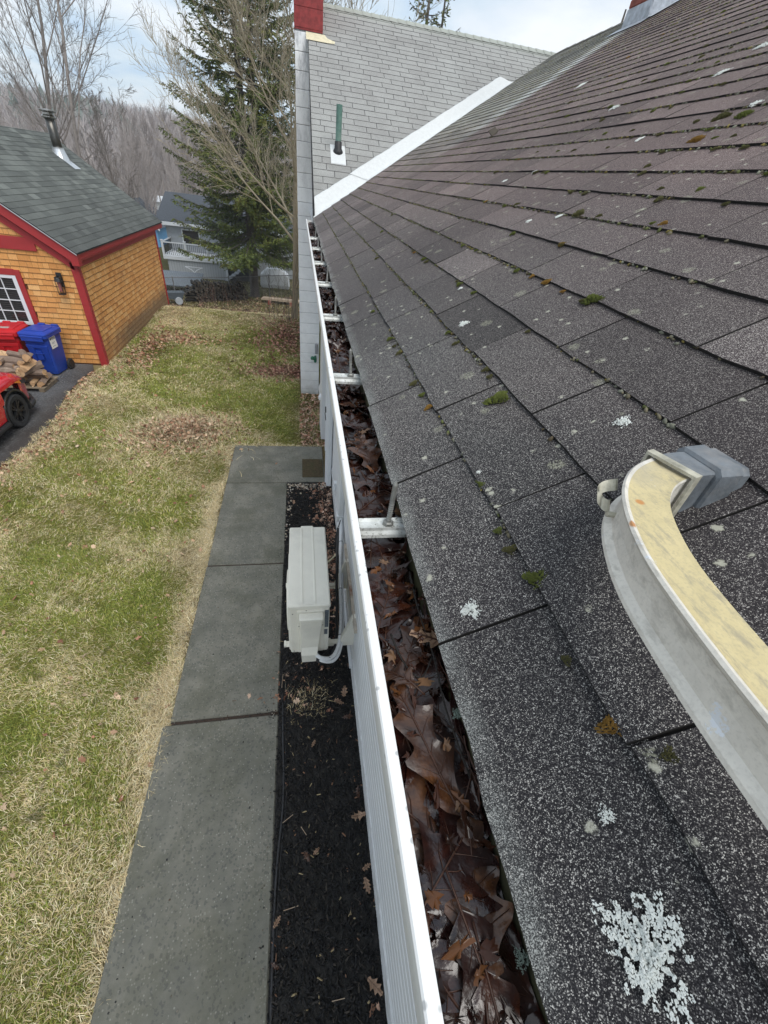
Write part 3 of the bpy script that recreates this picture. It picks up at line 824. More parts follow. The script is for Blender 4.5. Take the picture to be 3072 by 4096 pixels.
m = M(); m.add([(WX - .13, 8.15, .62), (WX - .02, 8.15, .62), (WX - .02, 8.15, .98), (WX - .13, 7.7, .62), (WX - .02, 7.7, .62), (WX - .02, 7.7, .98)], [(0, 3, 5, 2), (0, 1, 4, 3), (0, 2, 1), (3, 4, 5)])
m.build("vent_hood", MT['siding'], house, recalc=False)
m = M(); m.bbox(.285, .345, 9.21, 9.298, .93, 1.12, .005); m.build("meter_box", simple("grey_box", (.28, .29, .30), .5), house)
m = M(); m.lathe([(.02, 0), (.045, .01), (.045, .05), (.02, .07)], (.235, 9.22, .80), 10); m.lathe([(.02, 0), (.03, .02), (.03, .1), (.015, .12)], (.29, 9.24, .74), 10); m.tube([(.235, 9.22, .83), (.30, 9.28, .86)], .018, 8)
m.build("hose_tap", simple("green_plastic", (.02, .14, .08), .4), house)

# ---------------------------------------------------------------- garage
def gtone(r): return min(1, max(0, r.gauss(.5, .22)))
gar = empty("garage", (-6.85, 13.4, 0), label="orange cedar shingled garage with red trim and grey-green roof beside the lawn", cat="garage")
OFF = Vector((-6.85, 13.4, 0))
GX0, GX1, GY0, GY1, GZT = -9.28, -4.42, 10.45, 16.4, 2.12
GP = math.tan(RAD(35.2)); GXR = (GX0 + GX1) / 2
def gloc(o): o.parent = gar; o.location = -OFF; return o
cw = M()
cw.box(GX0 + .02, GX1 - .02, GY0 + .02, GY1 - .02, -.1, GZT + .0, 1)
cw.add([(GX0 + .02, GY0 + .02, GZT), (GX1 - .02, GY0 + .02, GZT), (GXR, GY0 + .02, GZT + (GX1 - GXR) * GP), (GX0 + .02, GY1 - .02, GZT), (GX1 - .02, GY1 - .02, GZT), (GXR, GY1 - .02, GZT + (GX1 - GXR) * GP)], [(0, 1, 2), (3, 5, 4)], 1)
rng = random.Random(21)
def cedar(m, P, w0, w1, z0, z1, ex, top=None, hole=None):
    z = z0; r = 0
    while z < z1:
        a = w0 - rng.uniform(0, .1); lift = .016; jz = rng.gauss(0, .002)
        while a < w1:
            b = a + rng.choice([.09, .11, .13, .15, .17, .20]) * rng.uniform(.9, 1.1)
            a2, b2 = max(a, w0), min(b, w1)
            zt = z + ex * 1.02
            if top: 
                lim = top((a2 + b2) / 2)
                zt = min(zt, lim)
            ok = b2 - a2 > .01 and zt > z + .01
            if ok and hole and a2 < hole[1] and b2 > hole[0] and z < hole[3] and zt > hole[2]: ok = False
            if ok:
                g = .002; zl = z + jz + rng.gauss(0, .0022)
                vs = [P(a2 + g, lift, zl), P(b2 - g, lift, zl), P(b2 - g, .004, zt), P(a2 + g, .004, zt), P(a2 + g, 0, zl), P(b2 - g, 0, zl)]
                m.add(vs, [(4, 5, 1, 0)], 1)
                kk = min(.5, .0055 / (zt - zl)); la = lift + (.004 - lift) * kk; zm = zl + (zt - zl) * kk  # thin dark strip above each lower edge: row shadow line painted in
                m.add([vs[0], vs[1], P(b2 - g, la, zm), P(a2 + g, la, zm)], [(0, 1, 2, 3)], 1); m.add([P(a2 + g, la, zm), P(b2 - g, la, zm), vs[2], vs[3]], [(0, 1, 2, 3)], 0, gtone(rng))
            a = b
        z += ex; r += 1
WIN = (-6.98, -5.60, .80, 1.74)
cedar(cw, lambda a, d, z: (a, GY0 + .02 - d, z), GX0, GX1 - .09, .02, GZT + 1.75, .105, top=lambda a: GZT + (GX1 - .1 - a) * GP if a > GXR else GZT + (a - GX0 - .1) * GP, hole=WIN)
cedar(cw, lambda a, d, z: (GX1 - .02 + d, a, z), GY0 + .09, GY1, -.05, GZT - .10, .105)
gloc(cw.build("wall", [MT['cedar'], MT['cedar_edge_shade']], None, recalc=False))
# trims
def trim(name, m): return gloc(m.build(name, MT['redtrim']))
m = M(); m.bbox(GX1 - .12, GX1 + .015, GY0 - .03, GY0 + .0, -.03, GZT, .004); m.bbox(GX1 - .02, GX1 + .016, GY0 - .028, GY0 + .10, -.03, GZT - .002, .004)
trim("corner_board", m)
m = M(); m.bbox(GX1 - .02, GX1 + .014, GY1 - .07, GY1 + .01, -.03, GZT, .004); trim("corner_board", m)
m = M(); m.bbox(GX1 - .018, GX1 + .012, GY0 + .1, GY1 - .07, GZT - .15, GZT + .02, .003)
m.bbox(GX1 + .0, GX1 + .10, GY0 - .13, GY1 + .55, GZT + .0, GZT + .115, .004); m.bbox(GX1 - .01, GX1 + .09, GY0 - .12, GY1 + .54, GZT - .03, GZT + .0, .003)
trim("eave_fascia", m)
m = M()
for s in (-1, 1):
    xe = GX1 + .10 if s > 0 else GX0 - .10
    for (w, d, yo, dz) in ((.20, .03, -.13, .095), (.14, .035, -.03, -.06)):
        a = (xe, GZT + dz); b = (GXR, GZT + dz + abs(xe - GXR) * GP)
        if dz < 0: a = (xe - s * .15, a[1] + 0.0); b = (GXR, GZT + dz + abs(a[0] - GXR) * GP)
        vs = []
        for yy in (GY0 + yo, GY0 + yo + d):
            vs += [(a[0], yy, a[1]), (b[0], yy, b[1]), (b[0], yy, b[1] - w), (a[0], yy, a[1] - w)]
        m.add(vs, [(0, 1, 2, 3), (4, 5, 6, 7), (0, 1, 5, 4), (3, 2, 6, 7), (0, 3, 7, 4)])
# soffit return and band
m.bbox(GX1 - .03, GX1 + .105, GY0 - .132, GY0 + .01, GZT - .10, GZT + .118, .004); m.bbox(GX1 - .14, GX1 - .02, GY0 - .034, GY0 + .01, GZT - .06, GZT + .10, .003)
m.bbox(GX0 + .3, -5.05, GY0 - .022, GY0 + .0, 2.20, 2.42, .003)
trim("rake_trim", m)
m = M(); m.bbox(WIN[1], WIN[1] + .10, GY0 - .025, GY0 + .01, WIN[2] - .1, WIN[3] + .10, .003); m.bbox(WIN[0] - .1, WIN[0], GY0 - .025, GY0 + .01, WIN[2] - .1, WIN[3] + .10, .003); m.bbox(WIN[0], WIN[1], GY0 - .025, GY0 + .01, WIN[3], WIN[3] + .11, .003)
trim("window_trim", m)
m = M()
W0, W1, Z0, Z1 = WIN
m.bbox(W1 - .075, W1, GY0 - .02, GY0 + .02, Z0, Z1, .003); m.bbox(W0, W0 + .075, GY0 - .02, GY0 + .02, Z0, Z1, .003)
m.bbox(W0 + .07, W1 - .07, GY0 - .018, GY0 + .02, Z1 - .06, Z1, .003); m.bbox(W0 + .07, W1 - .07, GY0 - .018, GY0 + .02, Z0, Z0 + .06, .003)
for i in range(1, 6): x = W1 - .075 - i * .215; m.box(x - .008, x + .008, GY0 - .004, GY0 + .012, Z0 + .05, Z1 - .05)
for i in range(1, 4): z = Z0 + .05 + i * .21; m.box(W0 + .07, W1 - .07, GY0 - .003, GY0 + .011, z - .008, z + .008)
wfo = gloc(m.build("window", MT['whitewood']))
m = M(); m.box(W0 + .07, W1 - .07, GY0 + .013, GY0 + .019, Z0 + .05, Z1 - .05); gp = m.build("pane", MT['glass'], wfo)
# roof
gr = M(); sl = (GX1 + .12 - GXR) / math.cos(RAD(35.2)); c35, s35 = math.cos(RAD(35.2)), math.sin(RAD(35.2))
ZE = GZT + .125
shingles(gr, (GX1 + .12, 0, ZE), (-c35, 0, s35), (0, 1, 0), sl, GY0 - .16, GY1 + .56, .135, .26, [.0, .11, .19, .06], gap=.0, th=.005, jit=.0025, rng=random.Random(31), seg=1)
YA, YB = GY0 - .16, GY1 + .56
ztop = ZE + sl * s35
gr.add([(GX1 + .12, YA, ZE - .002), (GXR, YA, ztop - .002), (GXR, YB, ztop - .002), (GX1 + .12, YB, ZE - .002)], [(0, 1, 2, 3)], 1)
gr.add([(GX1 + .12, YA, ZE - .02), (GXR, YA, ztop - .02), (GXR, YB, ztop - .02), (GX1 + .12, YB, ZE - .02), (GX1 + .12, YA, ZE), (GXR, YA, ztop), (GXR, YB, ztop), (GX1 + .12, YB, ZE)], [(0, 1, 2, 3), (0, 4, 5, 1), (3, 7, 6, 2), (0, 3, 7, 4)], 1)
gr.add([(GX0 - .12, YA, ZE), (GXR, YA, ztop), (GXR, YB, ztop), (GX0 - .12, YB, ZE)], [(0, 1, 2, 3)], 0)
gr.add([(GX0 - .12, YA, ZE - .03), (GXR, YA, ztop - .03), (GX0 - .12, YA, ZE), (GXR, YA, ztop)], [(0, 1, 3, 2)], 1)
gloc(gr.build("roof", [MT['groof'], MT['groof_edge']], None, recalc=False))
m = M()
for s in (1, -1):     # pale drip edge along the front rake
    xe = GX1 + .12 if s > 0 else GX0 - .12
    m.add([(xe, YA - .004, ZE - .035), (GXR, YA - .004, ztop - .035), (GXR, YA - .004, ztop - .012), (xe, YA - .004, ZE - .012)], [(0, 1, 2, 3)])
gloc(m.build("drip_edge", MT['alu'], None, recalc=False))
# lamp
lx, ly = -4.80, GY0 - .02
lm_ = M(); lm_.bbox(lx - .05, lx + .05, ly - .02, ly, 1.60, 1.86, .004); lm_.bbox(lx - .045, lx + .045, ly - .14, ly - .02, 1.76, 1.80, .004); lm_.lathe([(.075, 1.72), (.06, 1.77), (.03, 1.80)], (lx, ly - .10, 0), 8)
lm_.lathe([(.07, 1.48), (.07, 1.495)], (lx, ly - .10, 0), 8)
for a in range(4):
    t = PI / 4 + a * PI / 2; lm_.tube([(lx + .065 * math.cos(t), ly - .10 + .065 * math.sin(t), 1.48), (lx + .065 * math.cos(t), ly - .10 + .065 * math.sin(t), 1.74)], .006, 5)
lo = gloc(lm_.build("wall_lantern", MT['black'])); m = M(); m.lathe([(.032, 1.54), (.035, 1.72)], (lx, ly - .10, 0), 10); m.build("glass", MT['lampglass'], lo)
# flue
fx, fy = -6.23, 15.7; fz = ZE + (GX1 + .12 - fx) * GP
m = M(); m.lathe([(.105, fz - .1), (.105, fz + .80)], (fx, fy, 0), 18, cap if False else 0); fl = gloc(m.build("flue_pipe", MT['steel_dark'], None, smooth=True))
m = M(); m.lathe([(.12, fz + .72), (.165, fz + .75), (.165, fz + .77), (.12, fz + .80), (.12, fz + .84), (.19, fz + .87), (.19, fz + .885), (.02, fz + .91)], (fx, fy, 0), 18); m.build("cap", MT['steel'], fl)
m = M(); m.lathe([(.24, fz - .17), (.21, fz - .10), (.15, fz + .08), (.135, fz + .14), (.135, fz + .17)], (fx, fy, 0), 20)
m.add([(fx + .36, fy - .19, fz - .36 * GP + .02), (fx + .36, fy + .19, fz - .36 * GP + .02), (fx, fy + .19, fz + .02), (fx, fy - .19, fz + .02)], [(0, 1, 2, 3)])
m.build("storm_collar", MT['alu'], fl)

# ---------------------------------------------------------------- wheeled bins
def rrect(w, d, r, n=4):
    pts = []
    for (sx, sy, a0) in ((1, -1, -PI / 2), (1, 1, 0), (-1, 1, PI / 2), (-1, -1, PI)):
        for i in range(n + 1):
            a = a0 + i / n * PI / 2
            pts.append((sx * (w - r) + r * math.cos(a), sy * (d - r) + r * math.sin(a)))
    return pts
def loft(m, secs, mi=0, cap=True):
    n = len(secs[0]); vs = [p for s in secs for p in s]; fs = []
    for i in range(len(secs) - 1):
        for k in range(n):
            k2 = (k + 1) % n; fs.append((i * n + k, i * n + k2, (i + 1) * n + k2, (i + 1) * n + k))
    if cap: fs += [tuple(range(n)), tuple((len(secs) - 1) * n + k for k in range(n))]
    m.add(vs, fs, mi)
def bin_(name, x, y, rz, mat, label, cat):
    t = empty(name, (x, y, 0), rz, label=label, cat=cat)
    def sec(w, d, r, z, oy=0): return [(a, b + oy, z) for a, b in rrect(w, d, r)]
    m = M(); loft(m, [sec(.175, .20, .04, .03, .0), sec(.19, .215, .045, .10), sec(.222, .25, .05, .62, .01), sec(.228, .255, .05, .66, .01), sec(.232, .26, .05, .80, .01)])
    # front panel: raised ribs either side of the grab recess
    for s in (-1, 1):
        vs = [(s * .07, -.265, .60), (s * .19, -.265, .60), (s * .15, -.222, .04), (s * .105, -.222, .04), (s * .07, -.235, .60), (s * .19, -.235, .60), (s * .15, -.20, .04), (s * .105, -.20, .04)]
        m.add(vs, [(0, 1, 2, 3), (4, 7, 6, 5), (0, 4, 5, 1), (1, 5, 6, 2), (2, 6, 7, 3), (3, 7, 4, 0)])
    m.bbox(-.20, .20, -.268, -.21, .575, .64, .01)
    m.build("body", mat, t)
    m = M(); loft(m, [sec(.238, .265, .05, .775, .01), sec(.262, .30, .055, .785, 0), sec(.265, .30, .055, .835, 0)])
    for i in range(9): xx = -.18 + i * .045; m.box(xx - .004, xx + .004, -.315, -.27, .74, .80)
    m.bbox(-.21, .21, -.33, -.28, .795, .835, .008); m.bbox(-.205, .205, -.322, -.312, .73, .80, .003)
    m.build("rim", mat, t)
    m = M(); loft(m, [sec(.262, .30, .055, .838), sec(.268, .305, .055, .845), sec(.265, .30, .055, .868), sec(.22, .25, .06, .892), sec(.20, .23, .05, .900)])
    m.bbox(-.19, .19, -.20, .16, .898, .912, .006)
    lid = m.build("lid", mat, t)
    m = M(); m.bbox(-.19, -.06, .29, .35, .83, .905, .01); m.bbox(.06, .19, .29, .35, .83, .905, .01); m.tube([(-.2, .34, .87), (.2, .34, .87)], .012, 8); m.build("handle", mat, t)
    m = M(); m.box(-.06, .06, -.262, -.245, .34, .52); m.tube([(-.09, -.262, .47), (.09, -.262, .47)], .009, 8); m.build("grab_bar", mat, t)
    for s in (-1, 1):
        w = M(); w.lathe([(.03, -.025), (.10, -.025), (.112, -.015), (.112, .015), (.10, .025), (.03, .025)], (s * .235, .235, .112), 22, axis='x')
        wo_ = w.build("wheel", MT['tyre'], t); w = M(); w.lathe([(.01, .028 * s), (.075, .030 * s), (.07, .022 * s)], (s * .235, .235, .112), 18, axis='x'); w.build("hub", MT['steel_dark'], wo_)
    return t, lid
bb, bl = bin_("wheeled_bin", -5.28, 9.93, RAD(-6), MT['blue'], "blue wheeled bin with a white sticker beside the garage window", "bin")
rb_, rl = bin_("wheeled_bin", -5.86, 9.95, RAD(4), MT['red'], "red wheeled bin with a grey label on its lid under the window", "bin")
m = M(); m.box(.2325, .236, -.17, .03, .55, .79); 
# sticker sits on the right flank
st = m.build("sticker", MT['paper'], bb)
def letters(txt, size, mw, parent, mat=MT['ink'], name="lettering"):
    cu = bpy.data.curves.new("txt", 'FONT'); cu.body = txt; cu.size = size; cu.align_x = 'CENTER'; cu.align_y = 'CENTER'; cu.extrude = .0006; cu.offset = size * .02
    o = bpy.data.objects.new("txt", cu); COL.objects.link(o)
    dg = bpy.context.evaluated_depsgraph_get(); me = bpy.data.meshes.new_from_object(o.evaluated_get(dg)); bpy.data.objects.remove(o)
    me.materials.clear(); me.materials.append(mat)
    q = bpy.data.objects.new(name, me); COL.objects.link(q); q.parent = parent; q.matrix_local = mw; return q
RX90 = Matrix.Rotation(PI / 2, 4, 'X'); RZ90 = Matrix.Rotation(PI / 2, 4, 'Z')
letters("MYERS", .062, Matrix.Translation((.2372, -.07, .735)) @ RZ90 @ RX90, st)
for zz, y1 in ((.66, -.02), (.64, -.05), (.59, -.01)):
    m = M(); m.box(.2362, .2372, -.13, y1, zz, zz + .006); m.build("print_line", MT['acgrey'], st)
m = M(); m.bbox(-.17, .10, -.19, -.09, .911, .9155, .001); m.build("label_plate", MT['labelgrey'], rl)

# ---------------------------------------------------------------- split logs and pallet
def log_mesh(seed, r=.085, L=.4, mats=None):
    rg = random.Random(seed); n = 9
    cut = rg.choice([0, 1, 1, 2]); prof = []
    for k in range(n):
        a = 2 * PI * k / n; rad = r * rg.uniform(.9, 1.1)
        x, z = rad * math.cos(a), rad * math.sin(a)
        if cut >= 1: z = max(z, -.012 * rg.uniform(.5, 2))
        if cut == 2: x = max(x, -.015 * rg.uniform(.5, 2))
        prof.append((x, z))
    cxm = sum(p[0] for p in prof) / n; czm = sum(p[1] for p in prof) / n
    vs = []; K = 5
    for i in range(K):
        y = -L / 2 + L * i / (K - 1); b = rg.uniform(.94, 1.06)
        for (x, z) in prof: vs.append(((x - cxm) * b + rg.gauss(0, .002), y + (rg.gauss(0, .008) if i in (0, K - 1) else 0), (z - czm) * b + rg.gauss(0, .002)))
    me = bpy.data.meshes.new("split_log"); fs = []; mi = []
    for i in range(K - 1):
        for k in range(n):
            k2 = (k + 1) % n; fs.append((i * n + k, i * n + k2, (i + 1) * n + k2, (i + 1) * n + k))
            zz = (prof[k][1] + prof[k2][1]) / 2; xx = (prof[k][0] + prof[k2][0]) / 2
            flat = (cut >= 1 and zz < .0) or (cut == 2 and xx < .0); mi.append(0 if flat else 1)
    fs += [tuple(range(n)), tuple((K - 1) * n + k for k in range(n))]; mi += [0, 0]
    me.from_pydata(vs, [], fs); me.materials.append(mats[0]); me.materials.append(mats[1]); me.polygons.foreach_set('material_index', mi); me.update()
    return me
lms = [log_mesh(s, .058 + .011 * (s % 3), .36 + .03 * (s % 3), (MT['log_end'], MT['log_bark'])) for s in range(8)]
rng = random.Random(5); nlog = 0
pal = empty("pallet", (-5.72, 9.10, 0), 0.0, label="low wooden pallet under the split firewood behind the red car", cat="pallet")
for k in range(4): m = M(); m.bbox(-.72, .72, -.28 + k * .17, -.17 + k * .17, .075, .095, .003); m.build("deck_board", MT['pallet'], pal)
for k in range(3): m = M(); m.bbox(-.70 + k * .655, -.61 + k * .655, -.28, .30, 0.006, .074, .003); m.build("bearer", MT['pallet'], pal)
LR = Matrix.Rotation(0, 4, 'Z')
for lay in range(6):
    zc = .145 + lay * .084; x = -5.04 - lay * .028 - (.02 if lay % 2 else 0)
    if lay % 2 == 0 and lay < 4:
        # one log laid across at the end
        pass
    while x > -6.40:
        w = rng.uniform(.09, .135)
        me = lms[rng.randrange(8)]
        o = bpy.data.objects.new("split_log", me); COL.objects.link(o)
        across = rng.random() < .16
        o.location = (x - w / 2 - (.10 if across else 0), 9.06 + rng.gauss(0, .03) - (.10 if across and rng.random() < .5 else 0), zc + rng.gauss(0, .006))
        o.rotation_euler = (0, rng.uniform(0, 6.28), (PI / 2 if across else 0) + rng.gauss(0, .12)); o.scale = (1, 1.15, 1)
        tag(o, "pale split firewood log in the small stack on the pallet", "log", "split logs stacked on the pallet")
        x -= w * (2.0 if across else 1.0); nlog += 1
for (x, z, r) in ((-5.22, .66, .2), (-5.36, .67, 1.4), (-5.85, .68, .5), (-6.1, .69, 1.2)):
    o = bpy.data.objects.new("split_log", lms[int(r * 10) % 8]); COL.objects.link(o); o.location = (x, 9.02, z); o.rotation_euler = (0, r * 3, .5 + r * .5); o.scale = (.85, .85, .85)
    tag(o, "pale split firewood log in the small stack on the pallet", "log", "split logs stacked on the pallet")

# ---------------------------------------------------------------- red car (heading towards the garage)
CX, CY = -4.74, 7.45; CS = .82
car = empty("parked_car", (CX - .75, CY, 0), label="red car with black wheels and arches parked on the drive at the left edge", cat="car")
def car_body():
    # stations along y (front +), each a half section mirrored; local coords, unscaled metres
    R = .405; wy = (0.0, -2.62); wz = .335
    sts = np.unique(np.round(np.concatenate([np.linspace(.95, -3.55, 46), np.linspace(.46, -.46, 30), np.linspace(-2.2, -3.06, 26)]), 3))[::-1]
    def prof(y):
        # hood / roof height
        P = [(.95, .55), (.90, .70), (.80, .80), (.45, .96), (.0, 1.03), (-.45, 1.08), (-1.15, 1.52), (-1.6, 1.60), (-2.6, 1.58), (-3.1, 1.46), (-3.4, 1.12), (-3.5, .9), (-3.56, .6)]
        ys_ = [p[0] for p in P][::-1]; zs_ = [p[1] for p in P][::-1]
        top = np.interp(y, ys_, zs_)
        belt = min(top - .02, np.interp(y, [-3.56, -3.3, .2, .7, .95], [.6, 1.03, .98, .80, .50]))
        half = np.interp(y, [-3.56, -3.35, -2.6, 0, .4, .72, .88, .95], [.55, .80, .90, .90, .885, .80, .64, .40])
        low = np.interp(y, [-3.56, -3.2, .5, .95], [.42, .26, .24, .34])
        return top, belt, half, low
    vs = []; n = 15
    for y in sts:
        top, belt, half, low = prof(y)
        roofw = half * (.70 if top > 1.25 else .86)
        sec = [(0, low - .03), (half * .7, low - .03), (half * .96, low), (half * .99, low + .08), (half * 1.0, low + .20), (half * 1.005, (low + belt) * .5), (half * 1.01, belt - .14), (half * 1.0, belt - .06), (half * .975, belt - .015),
               (half * .955, belt), (half * .93, belt + (top - belt) * .3), (roofw + (half - roofw) * .3, belt + (top - belt) * .75), (roofw, top - .015 * (top > 1.25) - (.0)), (roofw * .6, top + .012), (0, top + .02)]
        for (x, z) in sec: vs.append([x, y, z])
    vs = np.array(vs); S = len(sts)
    inside = np.zeros(len(vs), bool)
    for w in wy:
        d = np.hypot(vs[:, 1] - w, vs[:, 2] - wz); side = (vs[:, 0] > .5)
        ins = (d < R) & side; inside |= ins
        near = (d >= R) & (d < R + .055) & side & (vs[:, 2] < .9)
        for k in np.where(near)[0]:
            a = math.atan2(vs[k, 2] - wz, vs[k, 1] - w); vs[k, 1] = w + R * math.cos(a); vs[k, 2] = wz + R * math.sin(a)
    m = M(); g = M()
    for sgn in (1, -1):
        V = [(p[0] * sgn, p[1], p[2]) for p in vs]; F = []; FG = []; FB = []
        for i in range(S - 1):
            for k in range(n - 1):
                q = (i * n + k, i * n + k + 1, (i + 1) * n + k + 1, (i + 1) * n + k)
                if any(inside[j] for j in q): continue
                yc = (sts[i] + sts[i + 1]) / 2; zt = prof(yc)[0]
                if zt > 1.15 and k in (9, 10) and -3.2 < yc < -.7 and not (-1.95 < yc < -1.88): FG.append(q)
                elif zt > 1.0 and k in (12, 13) and (-1.15 < yc < -.5 or -3.42 < yc < -3.1): FG.append(q)
                elif k <= 2: FB.append(q)
                else: F.append(q)
        m.add(V, F, 0); m.add(V, FB, 2); m.add(V, FG, 1)
    me = m
    return me, wy, R, wz
cbm, wys, AR, WZ = car_body()
for i in range(len(cbm.v)): x, y, z = cbm.v[i]; cbm.v[i] = (x * CS, y * CS * 1.0, z * CS)
MT['carglass'] = simple("car_glass", (.015, .017, .02), .05, .1, 5, spec=.8)
cbo = cbm.build("body", [MT['carred'], MT['carglass'], MT['rubber']], car, smooth=True)
def arch(y0, s):
    m = M(); K = 26
    if True:
        vs = []; fs = []
        for i in range(K + 1):
            a = -.35 + (PI + .7) * i / K
            for (r, x) in ((AR + .035, .895), (AR + .03, .915), (AR - .005, .912), (AR - .012, .62), (AR - .06, .60)):
                vs.append((s * x * CS, (y0 + r * math.cos(a)) * CS, max(.17, WZ + r * math.sin(a)) * CS))
        for i in range(K):
            for j in range(4): fs.append((i * 5 + j, i * 5 + j + 1, (i + 1) * 5 + j + 1, (i + 1) * 5 + j))
        m.add(vs, fs)
        # inner well wall
        base = len(m.v); c0 = (s * .60 * CS, y0 * CS, WZ * CS); ring = [4 + 5 * i for i in range(K + 1)]
        m.add([c0], []); m.f += [(base, ring[i], ring[i + 1]) for i in range(K)]; m.m += [0] * K; m.t += [.5] * K
    return m
for w in wys:
    for s_ in (1, -1): arch(w, s_).build("wheel_arch", MT['black'], car, recalc=False)
for w in wys:
    for s in (1, -1):
        t = M(); r0 = .335 * CS
        t.lathe([(r0 * .66, -.10 * CS), (r0 * .93, -.115 * CS), (r0, -.09 * CS), (r0 * 1.0, .0), (r0, .09 * CS), (r0 * .93, .115 * CS), (r0 * .68, .105 * CS), (r0 * .66, .08 * CS), (r0 * .66, -.10 * CS)], (s * .80 * CS, w * CS, WZ * CS), 36, axis='x', caps=(False, False))
        to = t.build("wheel", MT['tyre'], car)
        t = M(); xo = s * .80 * CS
        t.lathe([(r0 * .67, s * .10 * CS), (r0 * .64, s * .095 * CS), (r0 * .62, s * .03 * CS), (.02, s * .02 * CS)], (xo, w * CS, WZ * CS), 36, axis='x', caps=(False, True))
        for k in range(10):
            a = 2 * PI * k / 10 + (.16 if k % 2 else -.10); a2 = a + .16
            c, si = math.cos(a), math.sin(a); c2, s2 = math.cos(a2), math.sin(a2)
            def q(cc, ss, r, x, wd): return [(xo + s * x * CS, w * CS + r * cc - wd * ss, WZ * CS + r * ss + wd * cc), (xo + s * x * CS, w * CS + r * cc + wd * ss, WZ * CS + r * ss - wd * cc)]
            A = q(c, si, .03, .085, .016) + q(c2, s2, r0 * .64, .10, .012); Bq = q(c, si, .03, .05, .016) + q(c2, s2, r0 * .64, .06, .012)
            t.add(A + Bq, [(0, 1, 3, 2), (4, 6, 7, 5), (0, 2, 6, 4), (1, 5, 7, 3)])
        t.lathe([(.045, s * .07 * CS), (.04, s * .095 * CS), (.01, s * .10 * CS)], (xo, w * CS, WZ * CS), 12, axis='x')
        t.build("rim", MT['rimblack'], to)
m = M(); lamp_pts = [(.80, .52, .885), (.895, .22, .905), (.86, .50, .80), (.72, .74, .74), (.60, .83, .78)]
for s in (1, -1):
    vs = [(s * .905 * CS, .18 * CS, .865 * CS), (s * .895 * CS, .40 * CS, .835 * CS), (s * .82 * CS, .72 * CS, .735 * CS), (s * .66 * CS, .875 * CS, .70 * CS), (s * .64 * CS, .87 * CS, .64 * CS), (s * .82 * CS, .735 * CS, .655 * CS), (s * .898 * CS, .42 * CS, .755 * CS)]
    vs = [(x * 1.012, y, z) for x, y, z in vs]
    hl = M(); hl.add(vs, [(0, 1, 6), (1, 2, 5, 6), (2, 3, 4, 5)]); hl.add([(x * .97, y - .02, z) for x, y, z in vs], [(0, 1, 6), (1, 2, 5, 6), (2, 3, 4, 5)])
    hlo = hl.build("headlight", MT['carglass'], car, recalc=False)
    a = M(); a.add([(x * 1.006, y + .001, z) for x, y, z in (vs[0], vs[1], vs[6])], [(0, 1, 2)]); a.build("marker_lamp", simple("amber_lens", (.7, .20, .02), .3), hlo, recalc=False)
for s in (1, -1):
    m = M(); m.tube([(s * .905 * CS, -.46 * CS, .26 * CS), (s * .905 * CS, -2.15 * CS, .26 * CS)], .045, 8); m.build("sill", MT['rubber'], car, smooth=True)
m = M(); m.tube([(s * x * CS, y * CS, z * CS) for s, q in ((1, (( .88, .45, .25), (.84, .66, .25), (.66, .90, .27), (.3, .96, .27))), (-1, ((.3, .96, .27), (.66, .90, .27), (.84, .66, .25), (.88, .45, .25)))) for x, y, z in q], .05, 8)
m.build("bumper_trim", MT['rubber'], car, smooth=True)

# ---------------------------------------------------------------- outdoor unit
ac = empty("outdoor_unit", (0.03, 2.66, .57), label="white outdoor heat pump unit on wall brackets above the mulch bed", cat="heat pump")
AO = Vector((.03, 2.66, .57))
def acp(m, name, mat, par=None, **k):
    o = m.build(name, mat, None, **k); o.parent = par or ac
    if par is None: o.location = -AO
    return o
ax0, ax1, ay0, ay1, az0, az1 = -.135, .195, 2.165, 3.13, .60, 1.255
m = M(); m.bbox(ax0, ax1, ay0, ay1, az0, az1 - .03, .012); m.bbox(ax0 - .012, ax0 + .03, ay0 + .02, ay1 - .30, az0 + .01, az1 - .05, .01)
casing = acp(m, "casing", MT['acwhite'])
m = M(); m.bbox(ax0 - .006, ax1 + .006, ay0 - .004, ay1 + .004, az1 - .045, az1, .010)
m.bbox(ax0 + .10, ax0 + .115, ay0 + .02, ay1 - .02, az1 - .004, az1 + .005, .002); m.bbox(ax0 + .205, ax0 + .22, ay0 + .02, ay1 - .02, az1 - .004, az1 + .005, .002)
m.bbox(ax0 + .10, ax0 + .22, ay1 - .02, ay1 + .022, az1 - .045, az1 + .001, .008)
acp(m, "top_panel", MT['acwhite'])
# service cover on the near end with the tapering valve cover
m = M(); m.bbox(ax0 + .065, ax1 - .045, ay0 - .012, ay0 + .004, az0 + .02, az1 - .06, .004)
acp(m, "service_panel", MT['acwhite'])
m = M()
def vsec(z, x0_, x1_, d): return [(x0_, ay0 - .012, z), (x0_ + .008, ay0 - .012 - d, z), (x1_ - .008, ay0 - .012 - d, z), (x1_, ay0 - .012, z)]
loft(m, [vsec(az0 - .005, ax0 + .09, ax0 + .225, .085), vsec(az0 + .10, ax0 + .085, ax0 + .235, .09), vsec(az0 + .17, ax0 + .088, ax0 + .245, .055), vsec(az1 - .115, ax0 + .085, ax0 + .275, .05)])
m.bbox(ax0 + .082, ax0 + .278, ay0 - .085, ay0 - .01, az1 - .115, az1 - .075, .008)
acp(m, "valve_cover", MT['acwhite'])
m = M(); m.box(ax1 - .038, ax1 - .006, ay0 - .0025, ay0 - .0005, az1 - .30, az1 - .07); m.box(ax1 - .040, ax1 - .012, ay0 - .0025, ay0 - .0005, az1 - .40, az1 - .33); acp(m, "rating_label", MT['acgrey'])
m = M()
